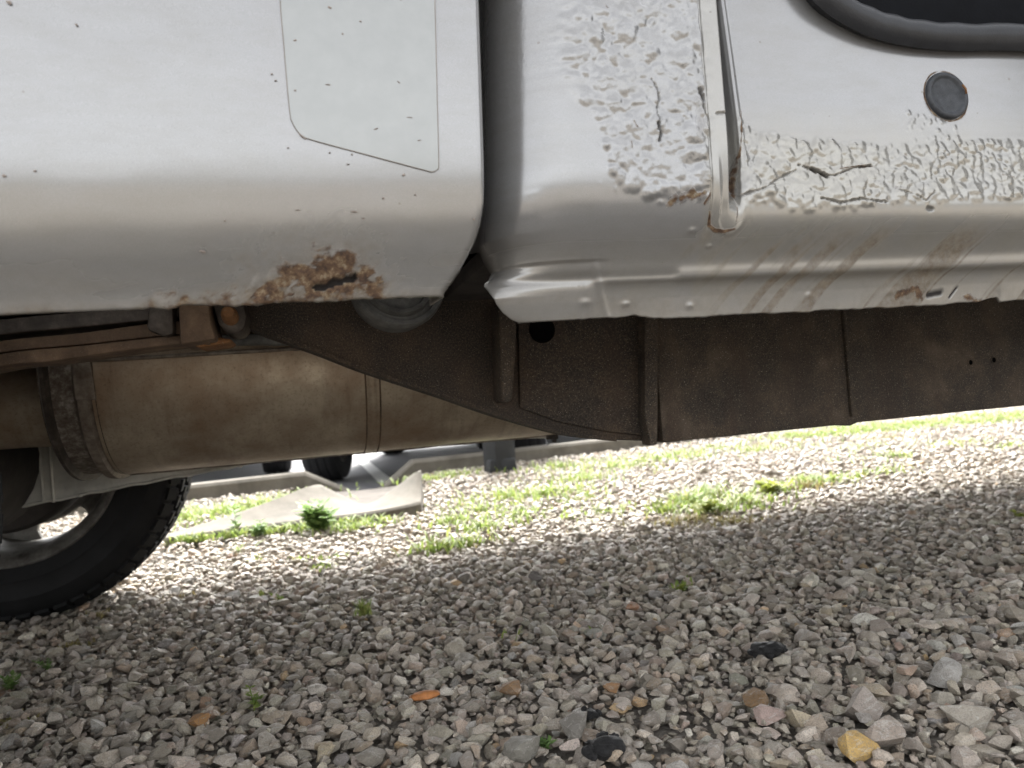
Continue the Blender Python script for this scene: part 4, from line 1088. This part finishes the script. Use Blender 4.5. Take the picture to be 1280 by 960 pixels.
def parked(name, loc, rz, paint, label, L=4.6, Wd=1.8, Hh=1.65, clear=.24):
    """car, nose along local +x, wheels on z=0"""
    c = empty(name, loc, rz, label=label, cat='car', group='cars parked in the lot behind the kerb')
    c.location = loc; h = L / 2
    P = [(-h, .45), (-h + .05, .95), (-h + .35, 1.02), (-h + .75, Hh - .05), (-h + 1.1, Hh), (.35, Hh - .03), (.95, 1.08), (h - .25, .95), (h - .03, .80), (h, .45), (h - .1, clear + .04), (h - .5, clear)]
    aw = .43
    for cx in (1.36, -1.36):
        P += [(cx + aw * cos(t), max(clear, .36 + aw * sin(t))) for t in np.linspace(-.25, pi + .25, 12)]
    P += [(-h + .35, clear), (-h + .1, clear + .06)]
    nP = len(P); V = []; F = []
    rows = [(-.5, .90), (-.485, .97), (-.45, 1.0), (.45, 1.0), (.485, .97), (.5, .90)]
    for f, s in rows:
        for x, z in P:
            tuck = 1.0 if z < 1.05 else 1 - .16 * (z - 1.05) / (Hh - 1.05)
            V.append((x * (.985 if abs(f) == .5 else 1), f * Wd * tuck, z if abs(f) != .5 else z))
    for r in range(len(rows) - 1):
        F += [(r * nP + i, r * nP + (i + 1) % nP, (r + 1) * nP + (i + 1) % nP, (r + 1) * nP + i) for i in range(nP)]
    F += [tuple(range(nP)), tuple(range(len(rows) * nP - 1, (len(rows) - 1) * nP - 1, -1))]
    mbx = MB().add(V, F); mbx.build('body', paint, c, smooth=35, local=True)
    for s in (-1, 1):
        zt = Hh - .12
        MB().prism([(-h + .75, 1.06), (.85, 1.09), (.36, zt), (-h + 1.02, zt)], 1, s * Wd * .5 * .90 - .012, s * Wd * .5 * .90 + .012).build('side_window', M['glass'], c, local=True)
        MB().box((h - .06, s * (Wd / 2 - .24), .74), (.10, .32, .13)).build('headlight', M['lamp'], c, bevel=.02, local=True)
        MB().box((.8, s * (Wd / 2 + .09), 1.1), (.10, .16, .12)).build('mirror', paint, c, bevel=.02, local=True)
        for x in (-1.36, 1.36): car_wheel(c, x, s * (Wd / 2 - .15), s)
    MB().prism([(.99, 1.09), (1.0, 1.10), (.42, Hh - .06), (.40, Hh - .07)], 1, -Wd * .40, Wd * .40).build('windshield', M['glass'], c, local=True)
    MB().box((h + .002, 0, .62), (.03, 1.0, .20)).build('grille', M['black'], c, bevel=.01, local=True)
    MB().box((0, 0, clear + .06), (L - .7, Wd - .5, .10)).build('underbody', M['dark'], c, local=True)
    return c
def lot(px, py): return gd(px, py, ZL)
g = lot(414, 604)          # tyre that faces the camera
sg = radians(-106)          # nose towards the kerb
def place(name, tyre, side, paint, label, rz, **k):
    Wd = k.get('Wd', 1.8)
    lx, ly = 1.36, side * (Wd / 2 - .15)
    c_, s_ = cos(rz), sin(rz)
    return parked(name, (tyre[0] - (lx * c_ - ly * s_), tyre[1] - (lx * s_ + ly * c_), ZL), rz, paint, label, **k)
place('parked_car', g + np.array((0, .2, 0)), -1, M['carwhite'], 'light silver car with its broad front tyre seen beyond the concrete flume', sg, Hh=1.72, clear=.34)
g2 = lot(350, 596.5)
place('parked_car', g2 + np.array((-.04, .55, 0)), 1, M['carblack'], 'dark parked car whose small tyre shows left of the broad tyre', radians(-88), Hh=1.45, clear=.32, L=3.9)
g3 = gd(605, 563, ZL)
place('parked_car', g3 + np.array((.1, .2, 0)), -1, M['carblack'], 'black parked car farthest back, tyre peeking left of the grey post', radians(-97), Hh=1.5, clear=.3)

# ------------------------------------------------------------------ stones
def make_hull(seed, sub):
    r = np.random.default_rng(seed); n = int(r.integers(9, 16))
    P = r.normal(size=(n, 3)); P /= np.linalg.norm(P, axis=1)[:, None]
    P *= (r.uniform(.82, 1.05, n))[:, None] * np.array((1.0, r.uniform(.62, .95), r.uniform(.42, .72)))
    bm = bmesh.new()
    for p in P: bm.verts.new(p)
    res = bmesh.ops.convex_hull(bm, input=bm.verts)
    junk = [e for e in res['geom_interior'] if isinstance(e, bmesh.types.BMVert)]
    if junk: bmesh.ops.delete(bm, geom=junk, context='VERTS')
    if sub:
        bmesh.ops.triangulate(bm, faces=bm.faces)
        bmesh.ops.subdivide_edges(bm, edges=bm.edges, cuts=1, use_grid_fill=True, smooth=.10)
        bmesh.ops.triangulate(bm, faces=bm.faces)
        for v in bm.verts: v.co *= 1 + r.normal() * .035
    bmesh.ops.recalc_face_normals(bm, faces=bm.faces)
    bm.verts.index_update()
    V = np.array([v.co[:] for v in bm.verts]); F = np.array([[v.index for v in f.verts] for f in bm.faces])
    bm.free(); return V, F
HI = [make_hull(100 + i, True) for i in range(36)]
LO = [make_hull(300 + i, False) for i in range(24)]

def scatter(y0, y1, sp, rmin, rmax, zlo, zhi, seed):
    r = np.random.default_rng(seed)
    xs_ = np.arange(-3.2, 9, sp); ys_ = np.arange(y0, y1, sp * .87)
    Xg, Yg = np.meshgrid(xs_, ys_); Xg[1::2] += sp / 2
    Xg = Xg + r.uniform(-.5, .5, Xg.shape) * sp; Yg = Yg + r.uniform(-.5, .5, Yg.shape) * sp
    X, Y = Xg.ravel(), Yg.ravel()
    k = (X > -.46 * Y - .55) & (X < 1.30 * Y + .85) & (Y < CY(X) - .02)
    X, Y = X[k], Y[k]
    n = len(X); rad = rmin + (rmax - rmin) * r.random(n) ** 1.9
    Z = r.uniform(zlo, zhi, n)
    return X, Y, Z, rad
FL = [tuple(gd(a, b)[:2]) for a, b in ((205, 682), (450, 655), (530, 640))]; 
flp = [FL[0], FL[1], FL[2], (.62, 4.5), (-.1, 4.3)]
sets = [scatter(.45, 2.3, .0185, .0072, .0180, -.009, .006, 1), scatter(.45, 2.3, .0145, .0045, .0085, -.010, .000, 2), scatter(.45, 1.25, .070, .015, .027, -.008, .008, 5), scatter(1.25, 2.3, .10, .015, .023, -.008, .006, 7),
        scatter(2.3, 6.4, .026, .010, .0175, -.010, .006, 3), scatter(2.3, 6.4, .13, .018, .030, -.006, .008, 6)]
X, Y, Z, Rd = [np.concatenate([s[i] for s in sets]) for i in range(4)]
bare = fbm(X * 1.3, Y * 1.3, 3, 5)
keep = ~inpoly(X, Y, flp)
X, Y, Z, Rd = X[keep], Y[keep], Z[keep], Rd[keep]
# extra named pieces (colour, size) seen in the photograph
PAL = np.array([(.30, .275, .245), (.25, .23, .21), (.36, .335, .30), (.19, .175, .16), (.42, .39, .355), (.30, .24, .20), (.26, .255, .215), (.34, .27, .21), (.45, .30, .14), (.56, .54, .51), (.24, .25, .26), (.33, .20, .13)])
PW = np.array([.20, .17, .15, .12, .09, .08, .06, .05, .006, .03, .035, .004]); PW /= PW.sum(); PAL = PAL * .65 + PAL.mean(0) * .35; PAL = PAL * np.array((1.44, 1.40, 1.30))
n = len(X)
ci = rng.choice(len(PAL), n, p=PW); Cc = PAL[ci] * rng.uniform(.68, 1.3, (n, 1)) * (1 + rng.normal(0, .018, (n, 3)))
special = [(946, 886, .021, (.24, .14, .06)), (1076, 948, .024, (.55, .36, .12)), (1277, 793, .020, (.70, .68, .64)), (766, 868, .016, (.36, .20, .09)), (790, 765, .015, (.42, .22, .12)),
           (1205, 905, .033, (.40, .36, .30)), (1080, 893, .034, (.36, .31, .27)), (1180, 852, .032, (.40, .38, .35)), (1100, 930, .030, (.36, .30, .25)), (655, 945, .030, (.24, .225, .19)), (720, 920, .028, (.24, .22, .19)), (960, 905, .022, (.42, .31, .27)),
           (1095, 873, .022, (.48, .40, .29)), (640, 870, .02, (.30, .18, .09)), (250, 910, .017, (.42, .22, .08)), (1000, 905, .026, (.44, .37, .26)), (580, 728, .021, (.22, .20, .17)), (668, 728, .020, (.16, .14, .13)), (1140, 850, .021, (.42, .30, .22))]
for a, b, r_, c_ in special:
    p = gd(a, b); X = np.append(X, p[0]); Y = np.append(Y, p[1]); Z = np.append(Z, .010); Rd = np.append(Rd, r_); Cc = np.vstack([Cc, c_])
n = len(X)
yaw = rng.uniform(0, 2 * pi, n); t1 = rng.normal(0, .26, n); t2 = rng.normal(0, .26, n)
Pm = np.column_stack([X, Y, Z]); sx, sy, sw = proj(Pm)
size_px = Rd / sw; inv = (sx > 5) & (sx < 1275) & (sy < 955) & (sw > 0)
score = np.where(inv & (Z > -.004), size_px, 0); score[-len(special):] = np.where(inv[-len(special):], 99, 0)
single = np.argsort(-score)[:298]; issingle = np.zeros(n, bool); issingle[single] = True
def rotm(a, b, c):
    ca, sa, cb, sb, cc, sc2 = np.cos(a), np.sin(a), np.cos(b), np.sin(b), np.cos(c), np.sin(c)
    z = np.zeros_like(a); o = np.ones_like(a)
    Rz = np.stack([ca, -sa, z, sa, ca, z, z, z, o], -1).reshape(-1, 3, 3)
    Rx = np.stack([o, z, z, z, cb, -sb, z, sb, cb], -1).reshape(-1, 3, 3)
    Ry = np.stack([cc, z, sc2, z, o, z, -sc2, z, cc], -1).reshape(-1, 3, 3)
    return Rx @ Ry @ Rz
RM = rotm(yaw, t1, t2)
def bulk(mask, lib, name, label):
    idx = np.nonzero(mask)[0]; var = rng.integers(0, len(lib), len(idx)); VV, FF, CC = [], [], []; base = 0
    for v in range(len(lib)):
        ids = idx[var == v]
        if len(ids) == 0: continue
        V, F = lib[v]
        W_ = np.einsum('nij,vj->nvi', RM[ids], V) * Rd[ids][:, None, None] + Pm[ids][:, None, :]
        k = len(V); VV.append(W_.reshape(-1, 3))
        FF.append((F[None] + base + (np.arange(len(ids)) * k)[:, None, None]).reshape(-1, 3)); base += k * len(ids)
        c = np.ones((len(ids), k, 4)); c[:, :, :3] = Cc[ids][:, None, :]; CC.append(c.reshape(-1, 4))
    o = part(name, np.vstack(VV), np.vstack(FF), M['stone'], ground, False, attrs={'stone': np.vstack(CC)})
    if lib is HI: o.data.shade_smooth(); o.data.set_sharp_from_angle(angle=radians(32))
    o['kind'] = 'stuff'; o['label'] = label
near = (Y < 2.1) & ~issingle
bulk(near, HI, 'near_gravel', 'crushed grey limestone gravel')
bulk((~near) & ~issingle, LO, 'far_gravel', 'crushed grey limestone gravel further off')
smesh = []
for i, (V, F) in enumerate(HI[:24]):
    me = bpy.data.meshes.new('stone'); me.from_pydata([tuple(v) for v in V], [], [tuple(int(q) for q in f) for f in F]); me.update()
    me.shade_smooth(); me.set_sharp_from_angle(angle=radians(32)); me.materials.append(M['stone_one']); smesh.append(me)
for i in single:
    o = bpy.data.objects.new('stone', smesh[int(rng.integers(0, 24))]); COL.objects.link(o); o.parent = ground
    o.location = Pm[i]; o.scale = (Rd[i],) * 3
    o.rotation_euler = Matrix(RM[i].tolist()).to_euler(); o.color = (*Cc[i], 1)
# odd black lumps and a curled orange chip among the stones
def lump(px, py, r, label, mat=M['char'], sc=(1, .8, .5), name='asphalt_crumb', cat='lump'):
    p = gd(px, py, .012); bm = bmesh.new(); bmesh.ops.create_icosphere(bm, subdivisions=3, radius=1)
    s0 = rng.integers(0, 99)
    for v in bm.verts:
        q = v.co; d = 1 + .5 * (fbm(np.array([q.x * 2.5 + q.z * 2 + 5]), np.array([q.y * 2.5 - q.z + 9]), 4, int(s0))[0] - .5) * 2 + rng.normal() * .02
        v.co = Vector((q.x * sc[0], q.y * sc[1], q.z * sc[2])) * d * r
    me = bpy.data.meshes.new(name); bm.to_mesh(me); bm.free(); me.shade_smooth(); me.materials.append(mat)
    if name == 'asphalt_crumb':
        bm = bmesh.new(); bm.from_mesh(me); base = list(bm.verts)
        for q in range(6):
            dup = bmesh.ops.duplicate(bm, geom=base + list({f for v in base for f in v.link_faces}))
            vs = [g for g in dup['geom'] if isinstance(g, bmesh.types.BMVert)]
            k = rng.uniform(.25, .5); a_ = rng.uniform(0, 2 * pi); off = Vector((cos(a_) * r * 1.0, sin(a_) * r * .9, rng.uniform(-.1, .3) * r))
            Rq = Matrix.Rotation(rng.uniform(0, 6), 3, 'X') @ Matrix.Rotation(rng.uniform(0, 6), 3, 'Z')
            for v in vs: v.co = Rq @ v.co * k + off
        bm.to_mesh(me); bm.free(); me.shade_smooth()
    o = bpy.data.objects.new(name, me); COL.objects.link(o); o.location = p; tag(o, label, cat)
    return o
lump(755, 935, .020, 'shiny black asphalt crumb lying nearest the bottom edge on gravel')
lump(958, 812, .022, 'broken black asphalt crumb half sunk in gravel, farther right')
lump(738, 893, .010, 'small black crumb wedged between pale stones, upper of two')
lump(531, 869, .016, 'flat orange wood chip lying alone on the grey stones', simple('orange_wood', (.38, .15, .045), .7, 0, .35, 90), (1.25, .6, .32), 'wood_chip', 'wood chip')

# ------------------------------------------------------------------ grass and weeds
def blades(spots, name, mat, width=.0028, parent=None, kind=None, label=None, droop=.85):
    VV = []; FF = []; b = 0
    for (cx, cy, rx, ry, num, h) in spots:
        if len(spots) > 30: num = int(num * .48); rx *= 1.25; ry *= 1.25
        for _ in range(num):
            a = rng.uniform(0, 2 * pi); r = abs(rng.normal(0, .5))
            x, y = cx + rx * r * cos(a), cy + ry * r * sin(a)
            hh = h * rng.uniform(.3, 1.1); d = rng.uniform(0, 2 * pi); L = hh * rng.uniform(.2, 1.1) * droop * 1.6
            w = width * rng.uniform(.7, 1.4); px_, py_ = -sin(d) * w, cos(d) * w
            for t, ww in ((0, 1), (.45, .9), (.8, .55)):
                q = t ** 1.6
                VV += [(x + cos(d) * L * q - px_ * ww, y + sin(d) * L * q - py_ * ww, hh * (t - .25 * t * t * droop)), (x + cos(d) * L * q + px_ * ww, y + sin(d) * L * q + py_ * ww, hh * (t - .25 * t * t * droop))]
            VV.append((x + cos(d) * L, y + sin(d) * L, hh * (1 - .32 * droop)))
            FF += [(b, b + 1, b + 3), (b, b + 3, b + 2), (b + 2, b + 3, b + 5), (b + 2, b + 5, b + 4), (b + 4, b + 5, b + 6)]; b += 7
    o = part(name, np.array(VV), np.array(FF), mat, parent)
    if kind: o['kind'] = kind
    if label: o['label'] = label
    return o
def leaves(cx, cy, num, h, spread, size, name, mat, label, cat='weed', group=None):
    """stemmed weed: thin stems with paired pointed leaves"""
    root = empty(name, (cx, cy, 0), label=label, cat=cat, group=group)
    st = MB(); LV = []; LF = []; b = 0
    for _ in range(num):
        d = rng.uniform(0, 2 * pi); L = spread * rng.uniform(.2, 1); hh = h * rng.uniform(.5, 1.1)
        P = [(L * t ** 1.4 * cos(d), L * t ** 1.4 * sin(d), hh * t) for t in np.linspace(0, 1, 5)]
        st.tube(P, .0009, 5)
        for t in np.linspace(.25, 1, 5):
            for s_ in (0, pi, pi / 2, -pi / 2):
                if rng.random() < .25: continue
                a = d + s_ + rng.normal(0, .4); q = np.array((L * t ** 1.4 * cos(d), L * t ** 1.4 * sin(d), hh * t)); l = size * rng.uniform(.6, 1.2); w = l * .26
                u = np.array((cos(a), sin(a), rng.uniform(-.1, .7))); u /= np.linalg.norm(u); v = np.array((-sin(a), cos(a), rng.normal(0, .2)))
                LV += [q, q + u * l * .45 + v * w, q + u * l * .45 - v * w, q + u * l * .45 + np.array((0, 0, -.1 * l)), q + u * l]
                LF += [(b, b + 1, b + 3), (b, b + 3, b + 2), (b + 1, b + 4, b + 3), (b + 3, b + 4, b + 2)]; b += 5
    st.build('stem', mat, root, local=True)
    o = part('leaf', np.array(LV), np.array(LF), mat, root, local=True); o['kind'] = 'stuff'; o.name = 'foliage'
    return root
def S(px, py, rx, ry, num, h): p = gd(px, py); return (p[0], p[1], rx, ry, num, h)
gs = [S(548, 688, .09, .06, 160, .05), S(580, 682, .10, .06, 130, .04), S(600, 662, .16, .12, 260, .045), S(560, 655, .14, .10, 160, .04), S(655, 645, .2, .14, 220, .04), S(640, 622, .26, .2, 420, .05), S(690, 618, .25, .2, 420, .05), S(600, 640, .2, .16, 220, .045),
      S(725, 600, .3, .25, 380, .05), S(700, 585, .35, .3, 380, .05), S(765, 585, .35, .3, 420, .05), S(820, 575, .35, .3, 420, .05), S(850, 570, .3, .3, 300, .05), S(560, 596, .3, .15, 260, .05), S(540, 600, .2, .12, 160, .05), S(900, 560, .4, .3, 300, .04), S(950, 563, .4, .2, 260, .04),
      S(1100, 592, .2, .12, 150, .04), S(1115, 572, .25, .15, 150, .05), S(1190, 556, .25, .2, 160, .04), S(1080, 560, .3, .2, 140, .04), S(1262, 560, .2, .1, 90, .04),
      S(830, 640, .14, .1, 220, .045), S(860, 632, .14, .1, 320, .06), S(900, 640, .14, .1, 300, .05), S(930, 630, .14, .1, 260, .05), S(880, 622, .16, .12, 260, .06), S(970, 615, .1, .08, 160, .05), S(760, 640, .2, .12, 120, .03), S(720, 625, .2, .12, 120, .03),
      S(1015, 606, .16, .09, 240, .05), S(1040, 602, .14, .07, 150, .045)]
for t in np.linspace(0, 1, 26):
    a = 985 + 330 * t; b_ = 545 - 27 * t
    gs.append(S(a, b_ + rng.uniform(-4, 4), .30, .22, 260, .045))
for t in np.linspace(0, 1, 16):
    gs.append(S(225 + 250 * t, 679 - 26 * t, .10, .03, 60, .045))
for t in np.linspace(0, 1, 12):
    gs.append(S(230 + 150 * t, 650 - 26 * t, .22, .35, 160, .05))
for t in np.linspace(0, 1, 9): gs.append(S(430 + 30 * t, 665 - 5 * t, .10, .04, 30, .04))
for a, b_, k, h in ((401, 711, 60, .02), (430, 695, 30, .02), (405, 700, 30, .02), (372, 700, 25, .02), (320, 700, 30, .02), (330, 745, 12, .02), (350, 752, 14, .025), (640, 797, 12, .03), (850, 736, 26, .022), (735, 792, 8, .02), (1000, 600, 60, .03), (300, 690, 40, .03)):
    gs.append(S(a, b_, .03, .02, k, h))
far_b = blades(gs, 'ground_grass', M['grass'], .0032, kind='stuff', label='sparse yellow green grass and weeds growing through the gravel')
dg = [S(600, 680, .16, .08, 120, .012), S(860, 652, .2, .08, 200, .03), S(910, 655, .15, .07, 140, .03), S(1010, 610, .1, .05, 110, .04), S(950, 556, .5, .2, 160, .02), S(1115, 548, .4, .12, 160, .03), S(90, 808, .05, .03, 40, .012), S(130, 770, .05, .03, 26, .02), S(230, 745, .04, .03, 20, .012), S(10, 905, .04, .03, 26, .01)]
blades(dg, 'dry_grass', M['drygrass'], .002, kind='stuff', label='dry straw coloured grass remnants between the stones')
def tuft(px, py, num, h, r, label, mat=None):
    p = gd(px, py); o = blades([(0, 0, r, r, num, h)], 'grass_tuft', mat or M['grass'], .0016, droop=.55)
    o.location = (p[0], p[1], .004); return tag(o, label, 'grass tuft')
tuft(455, 771, 90, .036, .016, 'small bright green grass tuft alone on the gravel, left of centre')
def weed(px, py, *a, **k):
    p = gd(px, py); return leaves(p[0], p[1], *a, **k)
weed(399, 665, 16, .085, .06, .05, 'weed', M['weed'], 'bushy bright green weed in front of the concrete flume')
weed(322, 672, 6, .05, .03, .03, 'weed', M['weed'], 'short green weed at the left foot of the flume')
weed(296, 668, 2, .09, .01, .03, 'weed', M['weed'], 'thin upright seed stalk before the sloping left flume wall')
weed(885, 645, 6, .05, .05, .03, 'weed', M['yleaf'], 'yellow green broad leaved weed in the middle grass patch')
weed(965, 618, 7, .04, .05, .04, 'weed', M['yleaf'], 'low lime green weed at the right end of the middle grass patch')
weed(15, 862, 7, .022, .028, .012, 'weed', M['weed'], 'feathery green weed at the left edge below the tyre')
weed(58, 838, 3, .018, .02, .010, 'weed', M['weed'], 'tiny pale weed sprig right of the feathery weed')
weed(318, 888, 3, .030, .012, .010, 'weed', M['grass'], 'thin upright sprig growing between stones below the tyre shadow')
weed(676, 940, 4, .014, .012, .011, 'weed', M['weed'], 'tiny clover seedling among pale stones near the bottom edge')
weed(850, 740, 3, .014, .012, .012, 'weed', M['yleaf'], 'tiny lime seedling in the shaded gravel right of centre')
weed(1278, 648, 3, .016, .02, .014, 'weed', M['yleaf'], 'tiny yellow green weed at the right edge of the gravel')
